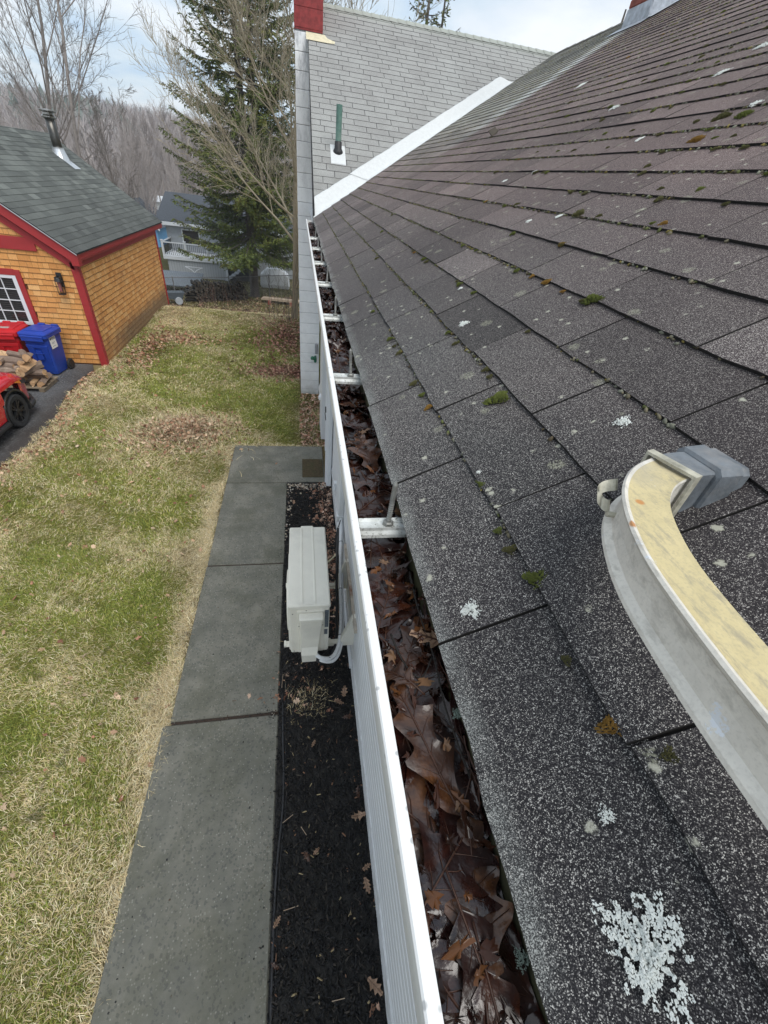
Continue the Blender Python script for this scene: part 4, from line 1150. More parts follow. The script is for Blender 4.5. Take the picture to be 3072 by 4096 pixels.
for (sx, sz) in ((ax0 + .03, az1 - .10), (ax0 + .03, az0 + .03), (ax0 + .078, az1 - .25), (ax1 - .055, az1 - .25), (ax0 + .14, az1 - .047), (ax1 - .05, az0 + .1)): m.lathe([(.004, -.001), (.005, -.003), (.002, -.004)], (sx, ay0 - .012 if ax0 + .07 < sx < ax1 - .05 else ay0, sz), 6, axis='y')
acp(m, "screw", MT['steel_dark'])
m = M(); m.lathe([(.27, ax0 - .013), (.27, ax0 - .022), (.26, ax0 - .022)], (0, (ay0 + ay1) / 2 - .14, .93), 28, axis='x')
for k in range(8): rr = .03 + k * .03; m.tube([(ax0 - .020, (ay0 + ay1) / 2 - .14 + rr * math.cos(t), .93 + rr * math.sin(t)) for t in np.linspace(0, 2 * PI, 25)], .003, 4)
acp(m, "fan_grille", MT['acwhite'])
for yy in (ay0 + .10, ay1 - .17):
    f = M(); f.bbox(ax0 - .045, ax1 + .03, yy - .03, yy + .03, az0 - .012, az0 + .0, .003); f.box(ax0 - .062, ax0 - .045, yy - .028, yy + .028, az0 - .012, az0 + .01); f.box(ax0 - .052, ax0 - .049, yy - .008, yy + .008, az0 + .01, az0 + .012)
    fo = acp(f, "foot", MT['acwhite'])
    a = M(); a.box(ax0 + .02, WX - .01, yy - .022, yy - .019, az0 - .055, az0 - .013); a.box(ax0 + .02, WX - .01, yy - .022, yy + .022, az0 - .016, az0 - .0125); a.box(ax0 + .02, WX - .01, yy + .019, yy + .022, az0 - .055, az0 - .013)
    # upright with sloping shoulder
    a.add([(WX - .012, yy - .024, az0 - .06), (WX - .012, yy - .024, .95), (WX - .05, yy - .024, .94), (WX - .15, yy - .024, az0 - .0), (WX - .15, yy - .024, az0 - .06),
           (WX - .012, yy + .02, az0 - .06), (WX - .012, yy + .02, .95), (WX - .05, yy + .02, .94), (WX - .15, yy + .02, az0 - .0), (WX - .15, yy + .02, az0 - .06)],
          [(0, 1, 2, 3, 4), (1, 6, 7, 2), (2, 7, 8, 3), (3, 8, 9, 4)])
    acp(a, "bracket", MT['acwhite'], recalc=False)
m = M(); m.box(WX - .045, WX - .012, 2.12, 3.2, .895, .945); acp(m, "wall_rail", MT['rust'])
m = M(); m.box(WX - .04, WX - .012, 2.2, 3.0, .2, .23); acp(m, "lower_rail", MT['whitewood'])
# line set
ls = spline([(.455 - .05, 3.62, .99), (.40, 3.45, .93), (.37, 3.1, .85), (.345, 2.75, .75), (.33, 2.42, .66), (.29, 2.20, .60), (.22, 2.09, .60), (.12, 2.06, .66), (.06, 2.10, .70)], 8)
m = M(); m.tube(ls, .017, 12); lo_ = acp(m, "insulated_pipe", MT['foam'], smooth=True)
ls2 = [(p[0] + .018, p[1] - .012, p[2] - .035) for p in ls[:-6]]
m = M(); m.tube(ls2, .015, 10); acp(m, "insulated_pipe", MT['foam'], smooth=True)
ls3 = [(p[0] - .035, p[1], p[2] - .05) for p in ls[6:-9]] + [(.20, 2.17, .58)]
m = M(); m.tube(ls3, .014, 8); acp(m, "drain_hose", MT['rubber'], smooth=True)
m = M(); m.tube(spline([(.40, 3.55, .98), (.36, 3.45, .93), (.33, 3.36, .83), (.335, 3.20, .80)], 6), .005, 6); m.tube(spline([(.335, 3.20, .80), (.27, 3.10, .82), (.19, 3.0, .85)], 4), .009, 6, 1); acp(m, "cable", [MT['rubber'], MT['cream']])
m = M()
for i in (12, 24, 36, 50):
    p = ls[i]; m.lathe([(.0195, -.003), (.0195, .003)], p, 10, axis='y')
acp(m, "cable_tie", MT['acgrey'])
m = M(); m.bbox(WX - .085, WX - .012, 3.58, 3.66, .96, 3.38, .015); m.bbox(WX - .10, WX - .005, 3.57, 3.67, .93, 1.02, .012); m.bbox(WX - .092, WX - .008, 3.575, 3.665, 2.0, 2.06, .01); acp(m, "line_cover", MT['siding'])

# ---------------------------------------------------------------- ladder stabiliser arm lying over the shingles
arm = empty("ladder_arm", (.30, .25, 3.75), label="curved cream painted ladder stabiliser arm with grey rubber foot resting on shingles", cat="ladder arm")
AOf = Vector((.30, .25, 3.75))
ctr = spline([(.258, -.65, 0), (.258, -.2, 0), (.258, .0, 0), (.2595, .07, 0), (.2640, .125, 0), (.2725, .178, 0), (.288, .222, 0), (.309, .260, 0), (.336, .289, 0), (.366, .307, 0), (.400, .317, 0), (.452, .323, 0)], 6)
AZT = H - .200
secp = [(-.0200, -.0035), (-.0212, .0), (-.0195, .0022), (-.016, .0010), (-.010, .0), (.016, .0), (.020, .0010), (.0212, -.001), (.0200, -.0040), (.0085, -.0055), (.0075, -.038), (.019, -.0415), (.020, -.0445), (.0, -.0455), (-.0205, -.0450), (-.0215, -.0425), (-.0185, -.0405), (-.0085, -.037), (-.0085, -.0065)]
secp = [(-.0200, -.003), (-.0212, .0), (-.0195, .0022), (-.016, .0010), (-.010, .0), (.016, .0), (.020, .0010), (.0212, -.001), (.0206, -.0040), (.0206, -.0435), (.019, -.0455), (-.0190, -.0455), (-.0212, -.0435), (-.0205, -.040), (-.0150, -.0350), (-.0140, -.022), (-.0150, -.0085)]
am = M(); n = len(secp); vs = []; K = len(ctr)
for i, p in enumerate(ctr):
    d = (ctr[min(i + 1, K - 1)] - ctr[max(i - 1, 0)]).normalized(); nr = Vector((d.y, -d.x, 0))
    for (a, z) in secp: vs.append((p.x + nr.x * a, p.y + nr.y * a, AZT + z))
fs = []; mis = []
for i in range(K - 1):
    for j in range(n):
        j2 = (j + 1) % n; am.add([], []) if False else None
        q = (i * n + j, i * n + j2, (i + 1) * n + j2, (i + 1) * n + j)
        (fs if j in (3, 4, 5) else mis).append(q)
am.add(vs, fs, 0); am.add(vs, mis + [tuple(range(n)), tuple((K - 1) * n + j for j in range(n))], 1)
def mat_arm(name, base, dirt):
    b = NB(name); n1 = b.noise(38, 6, .7)
    c = b.ramp(n1, [(.3, tuple(x * .85 for x in base)), (.6, base)])
    c = b.mix(b.math('MULTIPLY', b.rng(b.noise(60, 6, .75, src=b.mp((1.6, .5, 1))), .50, .64), .8), c, dirt); c = b.mix(b.math('MULTIPLY', b.rng(b.noise(420, 3), .5, .7), .35), c, dirt)
    X, Y, Z = b.sep()
    grey = b.rng(Y, .27, .33); grey = b.math('MULTIPLY', grey, b.rng(b.noise(30, 4), .35, .6)); c = b.mix(b.math('MULTIPLY', grey, .6), c, (.30, .30, .31))
    white = b.rng(b.noise(30, 6, .7), .635, .66); c = b.mix(white, c, (.70, .72, .74))
    v = b.n('ShaderNodeTexVoronoi'); v.inputs['Scale'].default_value = 33; b.L(b.obj(), v.inputs['Vector']); s = b.n('ShaderNodeSeparateColor'); b.L(v.outputs['Color'], s.inputs[0])
    m = b.math('MULTIPLY', b.math('GREATER_THAN', s.outputs[0], .80), b.rng(v.outputs['Distance'], .20, .15)); c = b.mix(b.math('MULTIPLY', m, .85), c, (.50, .20, .04))
    return b.fin(c, .5, bump=n1, bs=.1, bd=.001)
MT['armyellow'] = mat_arm("cream_paint", (.60, .50, .27), (.33, .29, .20)); MT['armside'] = mat_arm("worn_aluminium", (.74, .70, .62), (.48, .45, .39))
def ap(m, name, mat, par=None, **k):
    o = m.build(name, mat, None, **k); o.parent = par or arm
    if par is None: o.location = -AOf
    return o
ap(am, "channel", [MT['armyellow'], MT['armside']], smooth=False)
# steel strap round the channel
def frame(m, i, w, g, th, zt, zb, length):
    p = ctr[i]; d = (ctr[i + 1] - ctr[i - 1]).normalized(); nr = Vector((d.y, -d.x, 0))
    def P(a, t, z): return (p.x + nr.x * a + d.x * t, p.y + nr.y * a + d.y * t, z)
    for (a0, a1, z0, z1) in ((-w - th, w + th, zt, zt + th), (-w - th, -w, zb, zt), (w, w + th, zb, zt), (-w - th, w + th, zb - th, zb)):
        vs = [P(a, t, z) for z in (z0, z1) for t in (-length / 2, length / 2) for a in (a0, a1)]
        m.add(vs, [(0, 2, 3, 1), (4, 5, 7, 6), (0, 1, 5, 4), (2, 6, 7, 3), (0, 4, 6, 2), (1, 3, 7, 5)])
    return P
MT['strapm'] = simple("tarnished_strap", (.42, .40, .32), .55, .35, 60, .2, dirt=(.20, .19, .15))
m = M(); i0 = 56
P = frame(m, i0, .0245, 0, .003, AZT + .004, AZT - .052, .011)
ap(m, "strap", MT['strapm'])
m = M(); hk = []
for t in np.linspace(-.3, 4.6, 16): hk.append(Vector((.2925 + .0055 * math.cos(t) - .001 * t, .286 + .0045 * math.sin(t), AZT - .010 - .0035 * t)))
for t in np.linspace(0, 3.0, 10): hk.append(Vector((hk[15].x + .004 + .0045 * math.cos(PI - t), hk[15].y - .002 - .004 * math.sin(t), hk[15].z - .0012 * t)))
vsq = []; 
for p in hk: vsq += [p, p + Vector((.001, .007, .009))]
m.add(vsq, [(2 * i, 2 * i + 1, 2 * i + 3, 2 * i + 2) for i in range(len(hk) - 1)]); m.add([v + Vector((.0015, 0, .0005)) for v in vsq], [(2 * i, 2 * i + 1, 2 * i + 3, 2 * i + 2) for i in range(len(hk) - 1)])
m.tube([(.292, .275, AZT - .03), (.315, .27, AZT - .03)], .003, 6)
ap(m, "hook", MT['strapm'], recalc=False)
MT['footrubber'] = simple("grey_rubber_foot", (.135, .15, .165), .65, .35, 30, .2, dirt=(.24, .23, .22))
m = M(); K0, K1 = 59, 65
for (ia, ib, g, zt) in ((58, 61, .0215, .0015), ):
    secs = []
    for i in range(ia, K - 1):
        p = ctr[i]; d = (ctr[min(i + 1, K - 1)] - ctr[i - 1]).normalized(); nr = Vector((d.y, -d.x, 0))
        secs.append([(p.x + nr.x * a, p.y + nr.y * a, AZT + z) for a, z in ((-.0225, .002), (-.020, .004), (.020, .004), (.0225, .002), (.0225, -.046), (-.0225, -.046))])
    loft(m, secs)
ap(m, "sleeve", MT['footrubber'])
m = M(); secs = []
p = ctr[-1]; d = Vector((.995, .095, 0)).normalized(); nr = Vector((d.y, -d.x, 0))
for (t, w, zt, zb) in ((-.036, .026, .005, -.050), (-.034, .029, .0085, -.053), (-.006, .030, .0095, -.054), (-.004, .027, .006, -.051), (.010, .027, .006, -.052), (.016, .024, .003, -.049)):
    secs.append([(p.x + d.x * t + nr.x * a, p.y + d.y * t + nr.y * a, AZT + z) for a, z in ((-w, zt - .006), (-w + .006, zt), (w - .006, zt), (w, zt - .006), (w, zb + .006), (w - .006, zb), (-w + .006, zb), (-w, zb + .006))])
loft(m, secs); ap(m, "rubber_foot", MT['footrubber'])

# ---------------------------------------------------------------- instancing of small shapes into one numpy mesh
def scatter(tv, tf, pos, scale, rot, col=None, jitter=0, rs=None):
    """tv (k,3) template, tf (f,q); pos (n,3), scale (n,3), rot (n,3,3) -> V,F,C"""
    n = len(pos); k = len(tv)
    P = tv[None, :, :] * scale[:, None, :]
    if jitter: P = P + rs.normal(0, jitter, P.shape) * scale[:, None, :]
    P = np.einsum('nij,nkj->nki', rot, P) + pos[:, None, :]
    F = tf[None, :, :] + (np.arange(n) * k)[:, None, None]
    C = None if col is None else np.repeat(col, k, axis=0)
    return P.reshape(-1, 3), F.reshape(-1, tf.shape[1]), C
def rotm(yaw, tilt, roll):
    cy, sy = np.cos(yaw), np.sin(yaw); ct, st_ = np.cos(tilt), np.sin(tilt); cr_, sr = np.cos(roll), np.sin(roll)
    z = np.zeros_like(cy); o = np.ones_like(cy)
    Rz = np.stack([cy, -sy, z, sy, cy, z, z, z, o], -1).reshape(-1, 3, 3)
    Rx = np.stack([o, z, z, z, ct, -st_, z, st_, ct], -1).reshape(-1, 3, 3)
    Ry = np.stack([cr_, z, sr, z, o, z, -sr, z, cr_], -1).reshape(-1, 3, 3)
    return Rz @ Rx @ Ry
# small dry leaf template (lobed, curled)
_lo = [(0, -.5), (.16, -.30), (.34, -.36), (.26, -.14), (.50, -.06), (.30, .10), (.42, .28), (.17, .30), (.0, .52), (-.17, .30), (-.42, .26), (-.28, .10), (-.50, -.08), (-.24, -.16), (-.36, -.38), (-.15, -.32)]
LV = np.array([(0, 0, 0)] + [(a, b, .28 * a * a * 2 + .1 * b * b) for a, b in _lo]); LV[:, 2] += 0
LF = np.array([(0, i, i % 16 + 1) for i in range(1, 17)])
CV = np.array([(x, y, z) for z in (-.5, .5) for y in (-.5, .5) for x in (-.5, .5)]); CF = np.array([(0, 2, 3, 1), (4, 5, 7, 6), (0, 1, 5, 4), (2, 6, 7, 3), (0, 4, 6, 2), (1, 3, 7, 5)])
def leafcols(rs, n, base=((.38, .20, .12), (.52, .33, .21), (.28, .13, .08), (.60, .43, .29))):
    b = np.array(base)[rs.randint(0, len(base), n)]; return np.clip(b * rs.uniform(.6, 1.2, (n, 1)), 0, 1)
def litter(name, seed, xy, size=(.05, .10), zoff=(.004, .035), cols=None, label=None, tilt=.5, mat=None, cat="leaf litter"):
    rs = np.random.RandomState(seed); n = len(xy); s = rs.uniform(*size, n)
    z = hgt(xy[:, 0], xy[:, 1]) + rs.uniform(*zoff, n)
    pos = np.stack([xy[:, 0], xy[:, 1], z], 1)
    V, F, C = scatter(LV, LF, pos, np.stack([s * rs.uniform(.6, .9, n), s, s * rs.uniform(-1.0, 1.6, n)], 1), rotm(rs.uniform(0, 6.3, n), rs.normal(0, tilt, n), rs.normal(0, tilt, n)), leafcols(rs, n) if cols is None else leafcols(rs, n, cols), .05, rs)
    return np_mesh(name, V, F, mat or MT['tint_dry'], col=C, kind='stuff', label=label, cat=cat)
rs = np.random.RandomState(77)
def gauss2(n, cx, cy, sx, sy): return np.stack([rs.normal(cx, sx, n), rs.normal(cy, sy, n)], 1)
litter("leaf_litter", 1, np.concatenate([gauss2(900, -2.12, 7.22, .40, .30), gauss2(500, -1.95, 7.35, .55, .42), gauss2(260, -2.5, 6.9, .5, .35)]), size=(.03, .075), label="heap of dry brown leaves on the lawn", zoff=(.0, .06), tilt=.7, cols=((.42, .26, .16), (.55, .38, .25), (.30, .16, .10), (.66, .50, .35)))
a = gauss2(1500, -.35, 13.4, .60, 1.0); b_ = gauss2(800, -.35, 10.6, .55, .30); q = np.concatenate([a, b_]); q = q[(q[:, 0] < .30)]
litter("leaf_litter", 2, q, label="fallen leaves spread under the bare twiggy tree", cols=((.25, .11, .085), (.36, .19, .14), (.18, .085, .06), (.46, .30, .20)))
a = gauss2(500, -3.85, 11.7, .22, 1.0); b_ = gauss2(350, -3.2, 12.6, .5, .3); a = np.concatenate([a, b_]); a = a[a[:, 0] > -4.38]
litter("leaf_litter", 3, a, label="dry leaves blown along the garage side wall")
a = np.stack([rs.uniform(-7, 0.2, 3500), rs.uniform(15.9, 20, 3500)], 1)
litter("leaf_litter", 4, a, size=(.07, .14), label="dark leaves on the slope beyond the lawn", cols=((.13, .075, .05), (.20, .12, .08), (.28, .19, .12)))
a = np.stack([rs.uniform(-9, 1, 2200), rs.uniform(20, 31, 2200)], 1)
litter("leaf_litter", 5, a, size=(.09, .2), label="dead leaves along the fence and woodpile", cols=((.13, .075, .05), (.20, .12, .08), (.28, .19, .12)))
a = np.stack([.40 - np.abs(rs.normal(0, .09, 620)), rs.uniform(.0, 5.6, 620)], 1); b_ = gauss2(90, -.12, 2.15, .16, .15); c_ = np.stack([rs.uniform(-.05, .42, 500), rs.uniform(6.85, 9.2, 500)], 1); d_ = np.stack([.42 - np.abs(rs.normal(0, .08, 420)), rs.uniform(3.4, 5.65, 420)], 1)
keep = np.concatenate([a[(vn(a[:, 0], a[:, 1], 2.2, 3) > .42)], b_, c_, d_, np.stack([.36 - np.abs(rs.normal(0, .13, 700)), rs.uniform(3.2, 5.65, 700)], 1)])
litter("leaf_litter", 6, keep, size=(.03, .085), label="brown oak leaves gathered along the foundation", cols=((.42, .23, .15), (.55, .35, .25), (.30, .15, .10), (.62, .44, .33)))
# scattered single leaves on the lawn
a = np.stack([rs.uniform(-4.3, -1.25, 620), rs.uniform(1, 15, 620)], 1)
litter("leaf_litter", 7, a, size=(.03, .075), label="stray dry leaves dotted over the lawn")
a = np.stack([drive_edge(yy := rs.uniform(2.5, 10, 700)) + np.abs(rs.normal(0, .22, 700)) + .02, yy], 1)
litter("leaf_litter", 8, a, size=(.03, .08), label="dry leaves along the driveway edge")

# ---------------------------------------------------------------- grass
def grass(name, seed, xy, L, W, label, flat=.35, gboost=0.0):
    rs = np.random.RandomState(seed); n = len(xy); x, y = xy[:, 0], xy[:, 1]
    g = green(x, y) + gboost; isg = rs.rand(n) < np.clip(g * 1.15 + .12, 0, .95); br = brown(x, y)
    swirl = fbm(x, y, .9, 5) * 9 + fbm(x, y, 7.0, 8) * 6 + rs.normal(0, .95, n)
    ln = rs.uniform(*L, n) * np.where(isg, .62, 1.0) * (1 - .4 * br)
    el = np.where(isg, rs.uniform(.35, 1.1, n), np.abs(rs.normal(0, flat, n)) + .05)
    dx_, dy_, dz_ = np.cos(swirl) * np.cos(el), np.sin(swirl) * np.cos(el), np.sin(el)
    base = np.stack([x, y, hgt(x, y) + rs.uniform(-.016, .012, n)], 1)
    d = np.stack([dx_, dy_, dz_], 1); side = np.stack([-np.sin(swirl), np.cos(swirl), rs.normal(0, .3, n)], 1)
    w = (rs.uniform(*W, n))[:, None]; bend = rs.normal(0, .6, n)[:, None]
    mid = base + d * ln[:, None] * .5 + side * bend * ln[:, None] * .16 + np.array([0, 0, .006])
    tip = base + d * ln[:, None] + side * bend * ln[:, None] * .7 - np.array([0, 0, 1.0]) * (ln * np.sin(el) * .25)[:, None]
    V = np.stack([base - side * w, base + side * w, mid + side * w * .8, mid - side * w * .8, tip + side * w * .25, tip - side * w * .25], 1).reshape(-1, 3)
    F = np.array([[0, 1, 2, 3], [3, 2, 4, 5]])[None] + (np.arange(n) * 6)[:, None, None]
    sc1 = np.array([(.78, .64, .38), (.68, .54, .29), (.84, .74, .50), (.50, .38, .20)])[rs.randint(0, 4, n)]
    gc1 = np.array([(.20, .25, .045), (.29, .32, .06), (.17, .22, .045), (.36, .34, .07)])[rs.randint(0, 4, n)]
    c = np.where(isg[:, None], gc1, sc1) * rs.uniform(.65, 1.2, (n, 1))
    c = c * (.74 + .5 * fbm(x, y, 2.2, 11))[:, None]; c[(vn(x, y, 14, 15) > .9)] *= .5
    c = c * (1 - .35 * br[:, None])
    return np_mesh(name, V, F.reshape(-1, 4), MT['tint'], col=np.repeat(np.clip(c, 0, 1), 6, axis=0), kind='stuff', label=label, cat="grass")
rs = np.random.RandomState(9)
def lawn_pts(n, x0, x1, y0, y1):
    p = np.stack([rs.uniform(x0, x1, n), rs.uniform(y0, y1, n)], 1); x, y = p[:, 0], p[:, 1]
    edge = drive_edge(y) + (fbm(x, y, 3, 4) - .5) * .5
    ok = (x > edge) & ~((y < 6.84) & (x > -1.205)) & ~((x > -.06) & (y > 9.2)) & ~((y < 10.46) & (x < edge)) & ~((x < -4.42) & (y > 10.4)) & (x < .40)
    b = brown(x, y); ok &= rs.rand(n) > b * .75
    thin = (vn(x, y, 7, 12) * .6 + vn(x, y, 17, 14) * .4); ok &= rs.rand(n) < .5 + thin
    return p[ok]
grass("grass", 1, lawn_pts(150000, -3.9, -1.2, .2, 4.6), (.028, .062), (.0011, .0021), "matted straw and green lawn grass beside the walkway")
grass("grass", 2, lawn_pts(130000, -4.9, .42, 4.6, 9.0), (.035, .075), (.0014, .0026), "patchy lawn grass between driveway and house")
grass("grass", 3, lawn_pts(120000, -4.5, .42, 9.0, 16.8), (.04, .085), (.002, .0036), "green and straw lawn grass towards the garage end")
# dead strands overhanging the walkway edge
n = 9000; yy = rs.uniform(.1, 6.8, n); yy = yy[rs.rand(n) < np.clip(vn(yy, yy * .3, 1.6, 21) * 1.6 - .2, .06, 1)]; n = len(yy); p = np.stack([-1.235 - np.abs(rs.normal(0, .07, n)) + .02 * vn(yy, yy, 6, 3), yy], 1)
grass("grass_edge", 4, p, (.05, .10), (.0012, .0024), "dry straw fringe along the walkway edge", flat=.3, gboost=-.6)
# tall dead stalks
n = 3200; p = np.stack([rs.normal(-2.2, .6, n), rs.normal(7.25, .45, n)], 1)
grass("grass_stalks", 5, p, (.10, .22), (.0018, .003), "long dead stalks lying over the leaf heap", flat=.5, gboost=-.6)
n = 500; p = np.stack([rs.uniform(-.1, .42, n), rs.uniform(6.9, 9, n)], 1)
grass("grass_stalks", 6, p, (.08, .25), (.0016, .003), "thin straw and weeds beside the wall past the entry slab", flat=.6, gboost=-.2)
m = M()
for (x, y, h) in ((-2.62, 7.55, .42), (-2.48, 7.5, .30), (-2.40, 7.42, .22)): m.tube([(x, y, 0), (x + .01, y + .02, h * .6), (x - .03, y, h)], [.003, .003, .001], 4)
m.build("dry_stalk", MT['lumber'], label="thin upright dead stalks at the back of the leaf heap", cat="plant")
# far yard grass
n = 26000; p = np.stack([rs.uniform(-14, 3, n), rs.uniform(24, 36, n)], 1); 
grass("grass", 7, p, (.08, .16), (.006, .011), "rough grass in the yard behind the fence", flat=.6)
n = 9000; p = np.stack([rs.uniform(-7.5, .2, n), rs.uniform(15.8, 19.5, n)], 1); p = p[rs.rand(n) < .3 + vn(p[:, 0], p[:, 1], 1.5, 3)]
grass("grass", 8, p, (.06, .12), (.003, .006), "thin grass among leaves on the slope", flat=.5)

# ---------------------------------------------------------------- mulch bed, pebbles, edging
m = M(); K = 40
vs = []; fs = []
mx2 = np.linspace(-.262, .46, 12); my2 = np.linspace(-1.5, 5.66, 110)
GXm, GYm = np.meshgrid(mx2, my2); zz = .006 + .022 * vn(GXm, GYm, 5, 2) + .01 * vn(GXm, GYm, 20, 3)
ii = (np.arange(109)[:, None] * 12 + np.arange(11)[None, :]).ravel()
np_mesh("mulch_soil", np.stack([GXm.ravel(), GYm.ravel(), zz.ravel()], 1), np.stack([ii, ii + 1, ii + 13, ii + 12], 1), MT['mulch'], kind='structure', smooth=True)
n = 15000; x = rs.uniform(-.262, .45, n); y = rs.uniform(-.4, 5.64, n)
z = .012 + .024 * vn(x, y, 5, 2) + rs.uniform(0, .016, n)
sc3 = np.stack([rs.uniform(.004, .011, n), rs.uniform(.012, .042, n), rs.uniform(.002, .005, n)], 1)
cm_ = np.array([(.008, .008, .009), (.016, .015, .015), (.03, .026, .023), (.05, .042, .034)])[rs.choice(4, n, p=[.42, .34, .17, .07])] * rs.uniform(.7, 1.3, (n, 1))
hot = rs.rand(n) < .016; cm_[hot] = np.array([(.24, .13, .08), (.38, .30, .17)])[rs.randint(0, 2, hot.sum())]
V, F, C = scatter(CV, CF, np.stack([x, y, z], 1), sc3, rotm(rs.uniform(0, 6.3, n), rs.normal(0, .35, n), rs.normal(0, .5, n)), cm_, .08, rs)
np_mesh("mulch_chips", V, F, MT['tint'], col=C, kind='stuff', label="black bark mulch chips in the bed along the foundation", cat="mulch")
n = 260; x = np.concatenate([rs.uniform(-.25, .35, 200), rs.uniform(-.26, -.18, 60)]); y = np.concatenate([5.60 - np.abs(rs.normal(0, .08, 200)), rs.uniform(4.2, 5.6, 60)])
s = rs.uniform(.012, .038, n); pc = np.array([(.42, .35, .27), (.50, .46, .40), (.30, .22, .17), (.56, .48, .36)])[rs.randint(0, 4, n)] * rs.uniform(.6, 1.1, (n, 1))
ph = np.array([(0, 0, 1), (.9, 0, .3), (.3, .85, .3), (-.7, .55, .3), (-.7, -.5, .3), (.3, -.85, .3), (.7, .4, -.5), (-.2, .8, -.5), (-.8, 0, -.5), (-.2, -.8, -.5), (.7, -.4, -.5)])
phf = np.array([(0, 1, 2), (0, 2, 3), (0, 3, 4), (0, 4, 5), (0, 5, 1), (1, 6, 2), (2, 6, 7), (2, 7, 3), (3, 7, 8), (3, 8, 4), (4, 8, 9), (4, 9, 5), (5, 9, 10), (5, 10, 1), (1, 10, 6)])
V, F, C = scatter(ph, phf, np.stack([x, y, .03 + s * .2], 1), np.stack([s, s * .8, s * .5], 1) * .6, rotm(rs.uniform(0, 6.3, n), rs.normal(0, .2, n), rs.normal(0, .2, n)), pc, .08, rs)
np_mesh("pebbles", V, F, MT['tint'], col=C, kind='stuff', label="small tan pebbles where the mulch meets the entry slab", cat="pebbles")
m = M(); ed = spline([(-.235, -.6, .02), (-.24, .6, .03), (-.20, 1.2, .035), (-.215, 1.7, .03), (-.235, 2.2, .025)], 8)
m.tube(ed, .010, 6); m.tube([(p[0] + .02, p[1], p[2] - .008) for p in ed], .006, 5)
m.build("garden_edging", MT['rubber'], smooth=True, label="black plastic edging strip between walkway and mulch", cat="edging")
# dry grass clump in the mulch
p = np.stack([rs.normal(.02, .09, 500), rs.normal(2.0, .08, 500)], 1); grass("dead_grass_clump", 14, p, (.05, .12), (.001, .002), "pale dead grass clump in mulch below the outdoor unit", flat=.7, gboost=-1)
# straws
m = M()
for (x, y, a, L) in ((-.20, 1.05, .5, .09), (-.02, .95, 2.2, .07), (-.18, .55, .1, .10), (.12, .1, .0, .08), (-.24, 2.15, 1.5, .14)):
    m.tube([(x, y, .045), (x + L * math.cos(a), y + L * math.sin(a), .05)], .0022, 5)
m.build("straw_pieces", MT['lumber'], kind='stuff', label="short pale straws on the mulch", cat="straw")
n = 420; x = np.where(rs.rand(n) < .55, -.29 - np.abs(rs.normal(0, .04, n)), rs.uniform(-1.19, -.27, n)); x[:120] = -.30 - np.abs(rs.normal(0, .05, 120)); x[120:200] = -1.18 + np.abs(rs.normal(0, .05, 80)); y = rs.uniform(.1, 6.7, n); y[200:290] = 1.92 + rs.normal(0, .03, 90)
s = rs.uniform(.0025, .007, n); pc = np.array([(.03, .03, .03), (.10, .07, .05), (.30, .27, .22), (.02, .02, .02)])[rs.randint(0, 4, n)] * rs.uniform(.6, 1.2, (n, 1))
V, F, C = scatter(ph, phf, np.stack([x, y, .032 + s * .1], 1), np.stack([s, s * rs.uniform(.4, 1.6, n), s * .4], 1), rotm(rs.uniform(0, 6.3, n), rs.normal(0, .2, n), rs.normal(0, .2, n)), pc, .1, rs)
np_mesh("path_debris", V, F, MT['tint'], col=C, kind='stuff', label="small dark crumbs, bark bits and grit strewn on the walkway", cat="debris")
# door mat
m = M(); m.bbox(-.02, .33, 5.80, 6.36, .030, .040, .003)
for k in range(26): m.box(-.015, .325, 5.81 + k * .021, 5.818 + k * .021, .040, .0425)
m.build("door_mat", simple("coir_mat", (.075, .055, .028), .95, .4, 30, .5, dirt=(.06, .07, .025)), label="brown ribbed door mat lying on the entry slab", cat="mat")

# ---------------------------------------------------------------- leaves in the gutter
def mat_leaf(name, a, b_, c_, rough=.22):
    b = NB(name); n1 = b.noise(28, 5, .7, dist=.6)
    c = b.ramp(n1, [(.3, a), (.5, b_), (.72, c_)])
    oi = b.n('ShaderNodeObjectInfo'); c = b.mix(b.math('MULTIPLY', oi.outputs['Random'], .55), c, a)
    c = b.mix(b.math('MULTIPLY', b.rng(b.noise(160, 3, .7), .55, .75), .5), c, (.02, .01, .008))
    return b.fin(c, b.rng(b.noise(45, 4), .3, .7, rough, rough + .35), bump=b.math('ADD', n1, b.noise(140, 3)), bs=.35, bd=.002, spec=.5, coat=.35 if rough < .3 else 0)
LM = [mat_leaf("wet_leaf_dark", (.008, .0033, .003), (.020, .007, .006), (.050, .016, .010), .10),
      mat_leaf("wet_leaf_brown", (.012, .0035, .002), (.030, .0085, .005), (.085, .024, .009), .11),
      mat_leaf("wet_leaf_tan", (.022, .008, .004), (.060, .022, .009), (.19, .08, .03), .2),
      mat_leaf("dry_leaf_pale", (.22, .13, .08), (.36, .23, .15), (.46, .31, .20), .45)]
MT['vein'] = simple("leaf_vein", (.060, .026, .016), .4, .3, 40)
